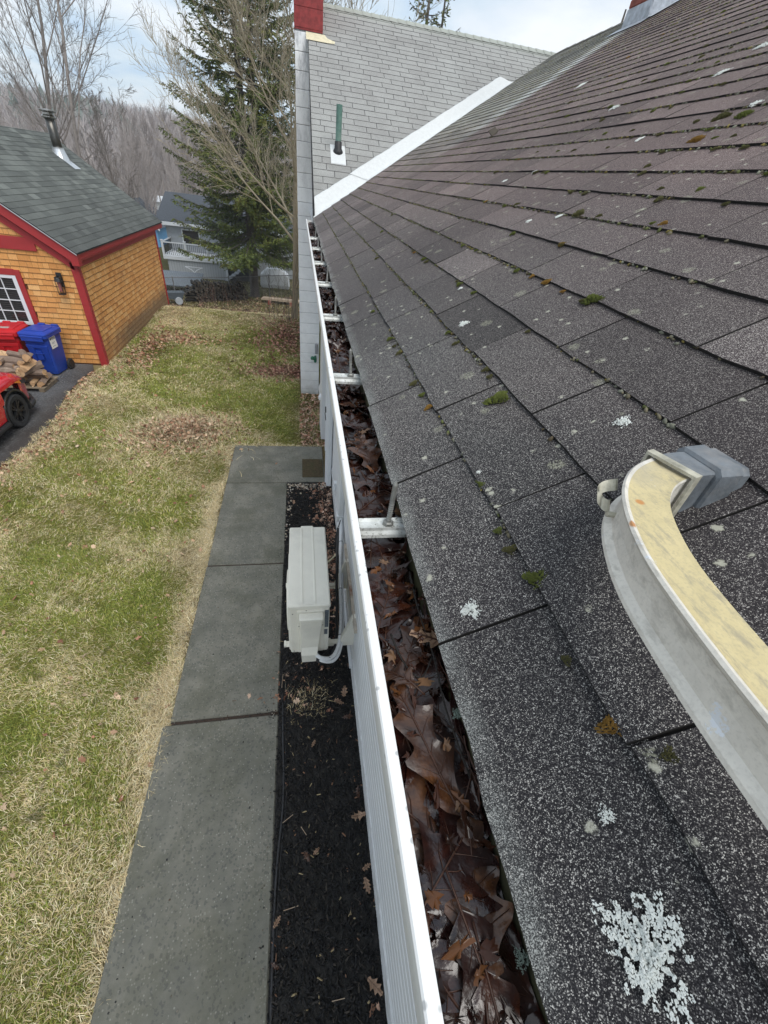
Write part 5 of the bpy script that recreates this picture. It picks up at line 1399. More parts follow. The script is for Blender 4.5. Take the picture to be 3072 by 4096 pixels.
def oak_leaf(seed, cx, cy, cz, yaw, L, W, walls=True, mat=None, tilt=(0, 0), curl=1.0, name="oak_leaf"):
    rg = random.Random(seed); N = 30; nl = rg.choice([3, 3, 4]); ph_ = rg.uniform(-.1, .1)
    cols_ = (-1, -.66, -.33, 0, .33, .66, 1); vs = []; fs = []
    b1, b2 = rg.uniform(-.6, .6), rg.uniform(-.6, .6); tw = rg.uniform(-.4, .4); cu = rg.uniform(.3, 1.0) * curl
    R = Matrix.Rotation(yaw, 3, 'Z') @ Matrix.Rotation(tilt[0], 3, 'X') @ Matrix.Rotation(tilt[1], 3, 'Y')
    pos = {}
    def P(t, s):
        env = math.sin(PI * min(1, max(0, t)) ** .75) ** .65
        out = []
        u = (t * (nl + .3) + ph_ + (.5 if s > 0 else .42)) % 1.0
        lob = 1 - abs(u - .62) / (.62 if u < .62 else .38)
        hw = W / 2 * env * (.42 + .60 * lob ** 1.8) if .03 < t < .97 else W * .01
        x = s * hw; y = (t - .5) * L + abs(s) * hw * .35
        z = .012 * math.sin(t * 5 + b1 * 5) * cu + cu * (abs(s) ** 1.6) * hw * .35 * math.cos(t * 4 + b2 * 3) + tw * x * (t - .5) * .9 + .0035 * math.sin(t * 26 + s * 3) * abs(s) * curl
        return x, y, z
    for i in range(N + 1):
        for s in cols_:
            x, y, z = P(i / N, s)
            v = R @ Vector((x, y, z)); X, Y, Z = cx + v.x, cy + v.y, cz + v.z
            if walls:
                if X < .088: Z += (.088 - X) * .55; X = .088 + .004 * math.tanh((.088 - X) * -20)
                if X > .1615: Z += (X - .1615) * .55; X = .1615
                Z = min(Z, 3.551 if X > .097 else 3.547); Z = max(Z, 3.462)
            vs.append((X, Y, Z))
    for i in range(N):
        for j in range(6): fs.append((i * 7 + j, i * 7 + j + 1, (i + 1) * 7 + j + 1, (i + 1) * 7 + j))
    m = M(); m.add(vs, fs, 0)
    mid = [Vector(vs[i * 7 + 3]) + Vector((0, 0, .0007)) for i in range(0, N + 1, 2)]
    st_ = [mid[0] - (mid[1] - mid[0]) * k * .9 for k in (3, 1.5)]
    if walls: st_ = [Vector((min(.16, max(.09, p.x)), p.y, min(p.z, 3.55))) for p in st_]
    m.tube(st_ + mid, [.0011] + [.0011] * (len(mid)) + [.0003], 4, 1)
    for i in range(4, N - 4, 4):
        for j in (0, 6):
            jj = [3, 3 + (1 if j else -1), 3 + (2 if j else -2)]
            pts = [Vector(vs[(i + k * 1) * 7 + a]) + Vector((0, 0, .0006)) for k, a in enumerate(jj)]
            m.tube(pts, [.0006, .0005, .0002], 3, 1, cap=False)
    o = m.build(name, [mat or LM[0], MT['vein']], smooth=True, recalc=False)
    return o
m = M(); rows = 260
vs = []
for i in range(rows + 1):
    y = -.9 + 6.62 * i / rows
    for j, x in enumerate((.0850, .10, .12, .14, .1625)): vs.append((x, y, 3.484 + .008 * float(vn(y, x, 14, 3)) + .012 * float(vn(y * 1.0, x * 60, 40, 5))))
m.add(vs, [(i * 5 + j, i * 5 + j + 1, (i + 1) * 5 + j + 1, (i + 1) * 5 + j) for i in range(rows) for j in range(4)])
m.build("leaf_sludge", simple("wet_sludge", (.014, .009, .007), .35, .5, 40, .5), kind='stuff', smooth=True, recalc=False, label="wet black sludge under leaves in the gutter", cat="sludge")
rng = random.Random(44); LMAT = ["dark wet oak leaf packed in the gutter trough", "red-brown wet oak leaf lying in the gutter trough", "tan orange oak leaf showing among the wet gutter leaves", "pale dry oak leaf"]
y = -.12; k = 0
while y < 5.6:
    fz_ = min(1, max(0, (y - .5) / 1.5))
    L = rng.uniform(.10, .175) * (1 - .28 * fz_); W = L * rng.uniform(.55, .8)
    typ = rng.choices([0, 1, 2], [.55, .36, .09])[0]
    o = oak_leaf(100 + k, rng.uniform(.105, .150), y, 3.495 + rng.uniform(0, .026) + .010 * fz_, rng.uniform(-.9, .9) + (PI if rng.random() < .5 else 0), L, W, mat=LM[typ],
                 tilt=(rng.gauss(0, .05 + .30 * fz_), rng.gauss(0, .06 + .35 * fz_)), curl=.4 + 1.2 * fz_)
    tag(o, LMAT[typ], "leaf", ["dark wet leaves in the gutter", "red-brown leaves in the gutter", "tan leaves in the gutter"][typ])
    y += rng.uniform(.011, .030) if y > .5 else rng.uniform(.008, .018); k += 1
# a few leaves picked out by the photograph
for (sd, x, y, z, yaw, L, W, t, lab) in ((901, .118, .17, 3.526, .3, .14, .062, 2, "long tan-brown oak leaf with dark hole nearest the camera in the gutter"),
        (902, .128, .75, 3.530, .1, .15, .085, 2, "golden brown veined leaf between the two nearest gutter brackets"),
        (903, .150, .285, 3.537, 1.3, .05, .03, 3, "small pale pointed leaf resting at the shingle side of the gutter"),
        (904, .10, .245, 3.530, .8, .06, .04, 2, "small bright orange leaf by the gutter front, below the nearest bracket")):
    o = oak_leaf(sd, x, y, z, yaw, L, W, mat=LM[t], curl=.5); tag(o, lab, "leaf")
for i, pts in enumerate(([(.150, .40, 3.532), (.147, .33, 3.533), (.150, .26, 3.534), (.148, .2, 3.532), (.153, .13, 3.533)], [(.105, .30, 3.528), (.112, .26, 3.531), (.128, .235, 3.534), (.148, .26, 3.534)], [(.12, 1.0, 3.53), (.135, .93, 3.535), (.155, .90, 3.535)])):
    m = M(); m.tube(spline(pts, 5), [.0014] * 5 + [.001] * (len(pts) * 5 - 9), 5); m.build("twig", MT['old_bark'], smooth=True, label=["long dark twig along the shingle side of the gutter", "curved dark leaf stalk near the gutter front", "thin twig beyond the nearest gutter bracket"][i], cat="twig")
n = 900; x = rs.uniform(.088, .160, n); y = rs.uniform(-.1, 5.6, n)
V, F, C = scatter(LV, LF, np.stack([x, y, rs.uniform(3.512, 3.540, n)], 1), np.stack([rs.uniform(.004, .016, n), rs.uniform(.008, .030, n), rs.uniform(-.02, .02, n)], 1), rotm(rs.uniform(0, 6.3, n), rs.normal(0, .25, n), rs.normal(0, .25, n)), np.array([(.02, .009, .006), (.05, .02, .012), (.12, .05, .02), (.16, .09, .05)])[rs.choice(4, n, p=[.45, .3, .15, .1])], .1, rs)
MT['tint_wet'] = mat_tint("wet_fragment", .2)
np_mesh("leaf_fragments", V, F, MT['tint_wet'], col=C, kind='stuff', label="small wet leaf scraps lying over the gutter leaves", cat="leaf scraps")
# leaves standing out on the mulch
for i, (x, y, L) in enumerate(((.40, 1.18, .09), (.385, 1.02, .12), (.40, .60, .10), (.41, .70, .07), (-.02, .82, .08), (.05, .84, .06), (.39, .12, .12), (-.22, .50, .07), (-.225, .30, .06), (.05, 1.6, .07), (.30, 1.95, .10), (.36, 2.05, .12), (.37, 1.8, .1), (-.15, 5.1, .08), (.31, 3.9, .1), (.24, 4.2, .09))):
    o = oak_leaf(300 + i, x, y, .055, i * 1.7, L, L * .62, walls=False, mat=LM[3] if i % 4 else LM[2], tilt=(.15 * math.sin(i), .2 * math.cos(i * 2)), curl=1.2)
    tag(o, "dry tan oak leaf lying on the black mulch bed", "leaf", "dry oak leaves on the mulch")

# ---------------------------------------------------------------- moss and lichen on the shingles
MOSS = [(0.244, 0.962), (0.254, 0.781), (0.249, 0.748), (0.116, 0.869), (0.119, 0.803), (0.119, 0.744), (0.118, 1.064), (0.117, 1.188), (0.117, 1.123), (0.111, 1.496), (0.249, 1.039), (0.375, 1.211), (0.375, 1.367), (0.371, 1.963), (0.37, 1.741), (0.24, 2.218), (0.364, 2.789), (0.493, 3.139), (0.775, 1.858), (0.765, 2.168), (0.779, 1.399), (0.638, 1.229), (0.505, 1.123), (0.517, 0.851), (0.507, 1.567), (0.503, 1.702), (0.507, 1.045), (0.238, 0.662), (1.485, 2.52), (1.325, 2.028), (1.327, 2.221), (1.048, 1.503), (1.334, 1.696), (1.348, 1.599), (1.339, 1.508), (1.646, 2.213), (1.937, 2.404), (2.284, 2.942), (2.112, 2.556), (2.638, 3.513), (2.103, 2.726), (1.958, 2.944), (1.195, 2.381), (1.649, 2.926), (1.202, 1.444), (1.206, 1.378), (1.2, 1.505), (0.777, 1.394), (0.78, 1.298), (0.78, 1.074), (0.787, 1.042), (0.929, 1.265), (0.935, 1.133), (0.639, 1.231), (1.192, 1.971), (1.204, 2.615), (1.191, 2.226), (1.496, 2.06), (1.491, 2.158), (1.652, 2.737), (0.134, 0.283), (0.509, 1.055), (0.117, 0.186), (0.151, 0.091), (0.131, 0.469), (0.12, 0.372), (0.123, 0.336), (0.124, 0.122)]
rmoss = random.Random(88)
for kk in range(95):
    row = rmoss.randint(3, 26); MOSS.append((row * .127 - .008, rmoss.uniform(.8, 1.6 + row * .14)))
MGR = [simple("moss_green", (.105, .125, .022), .95, .5, 60, .5), simple("moss_olive", (.085, .080, .025), .95, .5, 60, .5), simple("moss_orange", (.24, .13, .02), .95, .5, 60, .5, dirt=(.12, .08, .03)), simple("moss_dead", (.085, .065, .045), .95, .5, 60, .5)]
UP = Vector((-S30, 0, C30)); UPS = Vector((C30, 0, S30)); YV = Vector((0, 1, 0))
def rpt(u, y, h=.006): return Vector(rp(u, y, h))
def moss_mesh(seed, mt):
    rg = random.Random(seed); m = M(); n = 150
    for k in range(n):
        a = rg.uniform(0, 2 * PI); r = rg.random() ** .5; x, y = r * math.cos(a), r * math.sin(a) * .8
        lim = 1 + .3 * math.sin(a * 3 + seed); x *= lim; y *= lim
        h = (1 - r * r) * .42 + .05; s = rg.uniform(.07, .13)
        c = Vector((x, y, h)); tip = c + Vector((x * .2 + rg.gauss(0, .05), y * .2 + rg.gauss(0, .05), .12 + rg.uniform(0, .08)))
        vs = [tip]; 
        for j in range(5): t = j * 2 * PI / 5 + a; vs.append(c + Vector((s * math.cos(t), s * math.sin(t), -.04)))
        for j in range(5): t = j * 2 * PI / 5 + a; vs.append(Vector((c.x * .96 + s * .8 * math.cos(t), c.y * .96 + s * .8 * math.sin(t), max(0, c.z - .22))))
        m.add(vs, [(0, j + 1, (j + 1) % 5 + 1) for j in range(5)] + [(j + 1, 6 + j, 6 + (j + 1) % 5, (j + 1) % 5 + 1) for j in range(5)])
    o = m.build("moss_clump", mt, recalc=False); me = o.data; bpy.data.objects.remove(o); return me
mms = [moss_mesh(s, MGR[s % 4]) for s in range(12)]
rng = random.Random(61)
BASIS = Matrix((UPS, YV, -UP)).transposed(); BASIS = Matrix((UPS, YV, UP)).transposed()
for i, (u, y) in enumerate(MOSS):
    big = i in (27, 23, 60, 33, 34, 46, 20); k = {27: 0, 60: 0, 23: 0, 22: 2, 67: 2}.get(i, rng.choice([0, 4, 8, 1, 5, 9, 2, 1, 5]))
    o = bpy.data.objects.new("moss_clump", mms[k]); COL.objects.link(o)
    s = (.014 if big else rng.uniform(.005, .009)) * (1 + .16 * min(3, u)) * (.8 if 59 < i < 68 else 1)
    o.matrix_world = Matrix.LocRotScale(rpt(u - s * .55, y, .005), (BASIS @ Matrix.Rotation(rng.uniform(0, 6), 3, 'Z')).to_quaternion(), Vector((s * 1.0, s * rng.uniform(1.1, 1.9), s * 1.15)))
    if i == 27: tag(o, "large bright green moss cushion at a shingle corner beyond the ladder arm", "moss")
    elif i == 60: tag(o, "yellow moss tuft on the second shingle course near the gutter", "moss")
    else: tag(o, ["green", "olive", "orange", "brown"][k % 4] + " moss cushion growing along a shingle edge", "moss", ["green", "olive", "orange", "brown"][k % 4] + " moss cushions on the main roof")
# fine crumbs and moss along all course edges
rs = np.random.RandomState(31); PU = []; PC = []; PS = []
for r in range(1, 38):
    n = int(620 / (1 + r * .03)); ys_ = rs.uniform(-.1, min(VY + r * .11, 9), n * 2) if r > 3 else rs.uniform(-.1, 5.7, n * 2)
    dens = vn(ys_, np.full_like(ys_, r), 2.4, 6) * .7 + vn(ys_, np.full_like(ys_, r * 3), 9, 8) * .5
    ys_ = ys_[dens > .50]; ys_ = ys_[rs.rand(len(ys_)) < np.clip(.25 + ys_ * .3, 0, 1)]
    PU.append(np.stack([r * .127 - np.abs(rs.normal(0, .0035, len(ys_))) + .002, ys_], 1))
    PS.append(rs.uniform(.0012, .0042, len(ys_)) * (1 + .035 * r))
PU = np.concatenate(PU); PS = np.concatenate(PS); n = len(PU)
cc = np.array([(.10, .11, .04), (.17, .15, .10), (.22, .22, .17), (.07, .055, .035), (.20, .16, .05)])[rs.choice(5, n, p=[.25, .25, .2, .2, .1])] * rs.uniform(.6, 1.2, (n, 1))
pos = np.stack([EX + C30 * PU[:, 0] - S30 * .004, PU[:, 1], EZ + S30 * PU[:, 0] + C30 * .004], 1)
Rb = np.array(BASIS); V, F, C = scatter(ph, phf, pos, np.stack([PS * .9, PS * 1.5, PS * .8], 1), np.einsum('ij,njk->nik', Rb, rotm(rs.uniform(0, 6.3, n), rs.normal(0, .2, n), rs.normal(0, .2, n))), cc, .15, rs)
np_mesh("edge_moss", V, F, MT['tint_dry'], col=C, kind='stuff', label="fine moss and grit caught along the shingle edges", cat="moss")
# fruticose lichens
def lichen_mesh(seed, big=False, elong=1.0):
    rg = random.Random(seed); rs_ = np.random.RandomState(seed); m = M(); k = 0
    th = [rg.uniform(0, 6.28) for _ in range(4)]
    N_ = 3400 if big else 700
    while k < N_:
        a = rg.uniform(0, 2 * PI); r = rg.random() ** .55
        edge = .74 + .16 * math.sin(3 * a + th[0]) + .12 * math.sin(5 * a + th[1]) + .11 * math.sin(11 * a + th[2]) + .07 * math.sin(19 * a + th[3])
        r *= edge; x, y = r * math.cos(a), r * math.sin(a)
        k += 1
        hole = float(vn(x + seed, y, 5.5, 3)) * .45 + float(vn(x, y + seed, 14, 4)) * .55
        if hole < .33 + .16 * (r / edge): continue
        s = rg.uniform(.013, .026) if big else rg.uniform(.025, .05); h = (.04 + .34 * float(vn(x, y + 7, 9, 5)) * rg.uniform(.5, 1)) * (1.2 - r)
        c = Vector((x, y * elong, h)); vs = [c + Vector((rg.gauss(0, .01), rg.gauss(0, .01), s * .7))]
        for j in range(6): t = j * PI / 3; q = rg.uniform(.6, 1.35); vs.append(c + Vector((s * math.cos(t) * q, s * math.sin(t) * q, s * rg.uniform(-.3, .5))))
        for j in range(6): t = j * PI / 3; vs.append(Vector((c.x + s * .6 * math.cos(t), c.y + s * .6 * math.sin(t), 0)))
        m.add(vs, [(0, j + 1, (j + 1) % 6 + 1) for j in range(6)] + [(j + 1, 7 + j, 7 + (j + 1) % 6, (j + 1) % 6 + 1) for j in range(6)])
    return m
MT['lichen'] = simple("pale_lichen", (.84, .86, .82), .9, .12, 240, .4, dirt=(.50, .55, .48))
LICH = [((0.289, 1.046), .016, 1.2, "white ragged lichen beside green moss on the second course"), ((0.36, 1.295), .010, 1, ""), ((0.696, 1.582), .013, 1.3, ""), ((0.745, 1.474), .013, 1, ""), ((0.134, 0.497), .0065, 1, ""), ((0.926, 2.367), .016, 1.2, ""),
        ((2.25, 4.15), .035, 1.5, ""), ((1.62, 2.651), .028, 1.5, ""), ((1.777, 2.178), .026, 1.4, ""), ((1.407, 1.559), .022, 1.3, ""), ((2.001, 2.251), .034, 1.2, ""), ((1.236, 1.851), .016, 1.5, ""), ((1.008, 2.219), .018, 1.3, ""), ((0.747, 1.472), .012, 1.3, ""),
        ((0.0725, -0.000), .030, 1.2, "largest white lichen rosette on the nearest shingle at the bottom of the roof"), ((0.047, 0.277), .0135, 1.15, "round white lichen tuft beside a shingle joint near the gutter"), ((0.341, 0.470), .013, 1.2, "patchy white lichen on shingles just beyond the ladder foot"), ((0.085, 0.068), .0075, 1.0, "")]
for i, ((u, y), s, el, lab) in enumerate(LICH):
    o = lichen_mesh(40 + i, i in (14, 15)).build("lichen", MT['lichen'], recalc=False)
    o.matrix_world = Matrix.LocRotScale(rpt(u, y, .0055), (BASIS @ Matrix.Rotation(i * 1.3, 3, 'Z')).to_quaternion() if i != 14 else (BASIS @ Matrix.Rotation(-.25, 3, 'Z')).to_quaternion(), Vector((s, s * el, s * .8)))
    tag(o, lab or "small pale lichen tuft on the dark shingles of the main roof", "lichen", None if lab else "small lichens on the main roof")
for i, (x, y, z) in enumerate(((.158, .010, 3.520), (.158, .19, 3.535))):
    o = lichen_mesh(80 + i).build("lichen", simple("grey_green_lichen", (.26, .32, .27), .9, .2, 120), recalc=False); o.location = (x, y, z); o.scale = (.008, .008, .008)
    tag(o, ["small grey-green lichen sprig in the gutter at the bottom of the picture", "tiny grey-green lichen on the gutter back wall"][i], "lichen")
# a fallen bark chip on the roof
m = M(); m.add([(-.04, -.02, 0), (.04, -.015, .0), (.045, .015, .022), (-.035, .02, .03), (-.04, -.02, .006), (.04, -.015, .006), (.045, .015, .028), (-.035, .02, .036)], [(0, 1, 2, 3), (4, 5, 6, 7), (0, 1, 5, 4), (1, 2, 6, 5), (2, 3, 7, 6), (3, 0, 4, 7)])
o = m.build("bark_chip", MT['old_end'], recalc=False, label="curled brown bark chip lying on the roof below the valley", cat="bark chip"); o.location = rpt(1.55, 4.15, .012); o.rotation_euler = (0, -P30, .6)

# ---------------------------------------------------------------- trees
def grow(m, p, d, L, r, lvl, rg, prm):
    """prm: list per level of dict(n, ang, ratio, seg, wob, up, sides)"""
    q = prm[lvl]; seg = q['seg']; pts = [Vector(p)]; dd = Vector(d).normalized(); dirs = [dd.copy()]
    for i in range(seg):
        dd = dd + Vector((rg.gauss(0, q['wob']), rg.gauss(0, q['wob']), rg.gauss(0, q['wob']) + q['up'])); dd.normalize()
        pts.append(pts[-1] + dd * (L / seg)); dirs.append(dd.copy())
    tr = q.get('taper', .25)
    rad = [r * (1 - (1 - tr) * i / seg) for i in range(seg + 1)]
    m.tube(pts, rad, q['sides'], cap=False)
    if lvl + 1 >= len(prm): return
    n = q['n']; n = int(n * rg.uniform(.8, 1.2) + .5)
    for k in range(n):
        t = q.get('t0', .25) + (1 - q.get('t0', .25)) * (k + rg.random()) / n
        f = t * seg; i = min(int(f), seg - 1); pos = pts[i].lerp(pts[i + 1], f - i); bd = dirs[i + 1]
        ax = bd.orthogonal().normalized(); ax = Matrix.Rotation(rg.uniform(0, 2 * PI), 3, bd) @ ax
        a = q['ang'] * rg.uniform(.7, 1.3); nd = (bd * math.cos(a) + ax * math.sin(a)).normalized()
        if 'bias' in q: nd = (nd + Vector(q['bias']) * rg.uniform(.3, 1)).normalized()
        rr = rad[i] * q.get('rr', .55); ll = L * q['ratio'] * rg.uniform(.6, 1.15) * (q.get('lead', 1.15) - q.get('fall', .55) * t)
        grow(m, pos, nd, ll, max(rr, q.get('rmin', .004)), lvl + 1, rg, prm)
def bare(seed, h, r, prm): m = M(); grow(m, (0, 0, -.2), (random.Random(seed).gauss(0, .04), random.Random(seed).gauss(0, .04), 1), h, r, 0, random.Random(seed), prm); return m
def place_tree(m, name, mat, loc, label, group=None, cat="tree", rz=0):
    root = empty(name, loc, rz, label=label, cat=cat, group=group)
    tr = M(); cr_ = M()
    return root
def tree_two(seed, h, r, prm, mat, loc, label, name="bare_tree", group=None, rz=0, cat="tree", tilt=None):
    """trunk and crown as two parts"""
    rg = random.Random(seed); root = empty(name, loc, rz, label=label, cat=cat, group=group)
    tm = M(); cm2 = M()
    class Split:
        def __init__(s): s.first = True
        def tube(s, *a, **k):
            (tm if s.first else cm2).tube(*a, **k); s.first = False
    grow(Split(), (0, 0, -.3), tilt or (rg.gauss(0, .04), rg.gauss(0, .04), 1), h, r, 0, rg, prm)
    tm.build("trunk", mat, root, smooth=True, recalc=False); cm2.build("crown", mat, root, smooth=False, recalc=False)
    return root
PB = [dict(n=13, ang=.55, ratio=.52, seg=9, wob=.045, up=.03, sides=8, t0=.22, rr=.42, taper=.15),
      dict(n=10, ang=.55, ratio=.42, seg=6, wob=.09, up=.10, sides=5, t0=.2, rr=.45, taper=.2),
      dict(n=7, ang=.55, ratio=.42, seg=4, wob=.12, up=.06, sides=3, t0=.15, rr=.5, rmin=.008),
      dict(n=4, ang=.6, ratio=.5, seg=3, wob=.14, up=.04, sides=3, t0=.1, rr=.6, rmin=.006),
      dict(n=0, ang=.5, ratio=.5, seg=2, wob=.15, up=.04, sides=3, taper=.5)]
def gz_at(x, y): return float(hgt(np.array([x]), np.array([y]))[0])
tree_two(3, 16, .13, PB, MT['bark_grey'], (-12.2, 27.5, gz_at(-12, 27)), "tall bare tree at the left edge behind the garage, leaning right", tilt=(.06, 0, 1))
tree_two(8, 16, .125, PB, MT['bark_grey'], (-10.7, 27.0, gz_at(-10.7, 27)), "tall bare tree rising directly behind the metal flue pipe", tilt=(.03, 0, 1))
tree_two(15, 7.5, .11, PB, MT['bark_grey'], (-9.7, 29.0, gz_at(-9.7, 29)), "shorter bare tree right of the flue, spreading over the garage roof", tilt=(.15, .0, 1))
# woods behind the neighbour: four kinds, copied
PW = [dict(n=16, ang=.42, ratio=.42, seg=7, wob=.04, up=.03, sides=6, t0=.25, rr=.4, taper=.12),
      dict(n=10, ang=.42, ratio=.42, seg=4, wob=.08, up=.12, sides=3, t0=.15, rr=.5, rmin=.02),
      dict(n=6, ang=.5, ratio=.5, seg=3, wob=.1, up=.08, sides=3, t0=.1, rr=.6, rmin=.014),
      dict(n=0, ang=.5, ratio=.5, seg=2, wob=.12, up=.05, sides=3, taper=.5)]
MT['bark_far'] = mat_wood("far_bark", (.29, .25, .235), (.44, .395, .37))  # bark lightened, some distance haze put into the colour
protos = []
for s in range(4):
    pr = tree_two(60 + s, 11 + s, .16, PW, MT['bark_far'], (0, 0, 0), "slender bare tree in the woods beyond the neighbouring house", group="bare trees in the woods beyond the neighbouring house"); protos.append(pr)
rng = random.Random(91); used = set()
def copy_tree(o):
    c = o.copy(); COL.objects.link(c)
    for chd in o.children:
        d = chd.copy(); COL.objects.link(d); d.parent = c
    return c
nt = 0
for k in range(78):
    y = rng.uniform(46, 82); az = RAD(rng.uniform(-31, -2)) if k < 64 else RAD(rng.uniform(-3, 16)); x = y * math.tan(az)
    if y < 52 and az > RAD(-13.5): y += 8; x = y * math.tan(az)
    i = rng.randrange(4)
    o = protos[i] if i not in used else copy_tree(protos[i]); used.add(i)
    o.location = (x, y, gz_at(x, y) - .2); o.rotation_euler = (0, 0, rng.uniform(0, 6.28)); s = rng.uniform(.46, .66) * (y / 70 + .15); o.scale = (s, s, s)
# hillside woods
rs = np.random.RandomState(17)
def hill_woods(n, seed, x0, x1, y0, y1, h0, h1, mat, name, label, nb=11):
    rs = np.random.RandomState(seed)
    y = y0 + (y1 - y0) * rs.rand(n) ** .8; x = rs.uniform(x0, x1, n) * y
    z = hillz(x, y); h = rs.uniform(h0, h1, n); w = .00045 * y + .012
    B = [np.stack([x, y, z], 1)]; T = [np.stack([x + rs.normal(0, .4, n), y, z + h], 1)]; WD = [w * 1.3]
    for k in range(nb):
        t = rs.uniform(.25, .9, n); a = rs.uniform(0, 6.28, n); l = h * rs.uniform(.18, .42, n) * (1.1 - t * .5); e = rs.uniform(.6, 1.3, n)
        b0 = B[0] * (1 - t[:, None]) + T[0] * t[:, None]
        T.append(b0 + np.stack([np.cos(a) * np.cos(e) * l, np.sin(a) * np.cos(e) * l, np.sin(e) * l], 1)); B.append(b0); WD.append(w * .75)
    Bc = np.concatenate(B); Tc = np.concatenate(T); Wc = np.concatenate(WD); K = len(Bc)
    off = np.stack([Wc, np.zeros(K), np.zeros(K)], 1)
    V = np.stack([Bc - off, Bc + off, Tc], 1).reshape(-1, 3); F = np.arange(K * 3).reshape(-1, 3)
    base = np.array([(.36, .32, .31), (.40, .37, .365), (.33, .29, .285), (.43, .38, .36)])[rs.randint(0, 4, n)] * rs.uniform(.85, 1.15, (n, 1))  # pale low-contrast tones: distance haze painted into the tree colours
    C = np.repeat(np.tile(base, (nb + 1, 1)), 3, axis=0)
    return np_mesh(name, V, F, mat, col=C, kind='stuff', label=label, cat="woods")
hill_woods(14000, 5, -.75, .35, 80, 250, 7, 12, MT['tint_dry'], "hillside_woods", "bare grey-brown woods covering the far hill")
# dark evergreens on the hill
n = 620; y = np.concatenate([rs.uniform(228, 250, 400), rs.uniform(130, 230, 220)]); x = np.concatenate([rs.uniform(-.62, .3, 400) * y[:400], rs.normal(-.36, .05, 220) * y[400:]]); hh_ = rs.uniform(7, 12, n)
cone = [(0, 0, 1.0)]; cf = []
for lv in range(5):
    rr = .07 + .045 * lv; zz = .93 - lv * .18
    for j in range(7): a = j * 2 * PI / 7 + lv; cone.append((rr * math.cos(a) * (1.25 if j % 2 else .8), rr * math.sin(a) * (1.25 if j % 2 else .8), zz - .1))
    ap_ = len(cone); cone.append((0, 0, zz + .08))
    for j in range(7): cf.append((ap_, ap_ - 7 + j, ap_ - 7 + (j + 1) % 7))
cone = np.array(cone); cf = np.array(cf)
V, F, C = scatter(cone, cf, np.stack([x, y, hillz(x, y)], 1), np.stack([hh_, hh_, hh_], 1), rotm(rs.uniform(0, 6.3, n), np.zeros(n), np.zeros(n)), np.array([(.12, .15, .13)]) * rs.uniform(.7, 1.3, (n, 1)), .02, rs)
np_mesh("hill_evergreens", V, F, MT['tint_dry'], col=C, kind='stuff', label="dark evergreens along the hill crest", cat="woods")

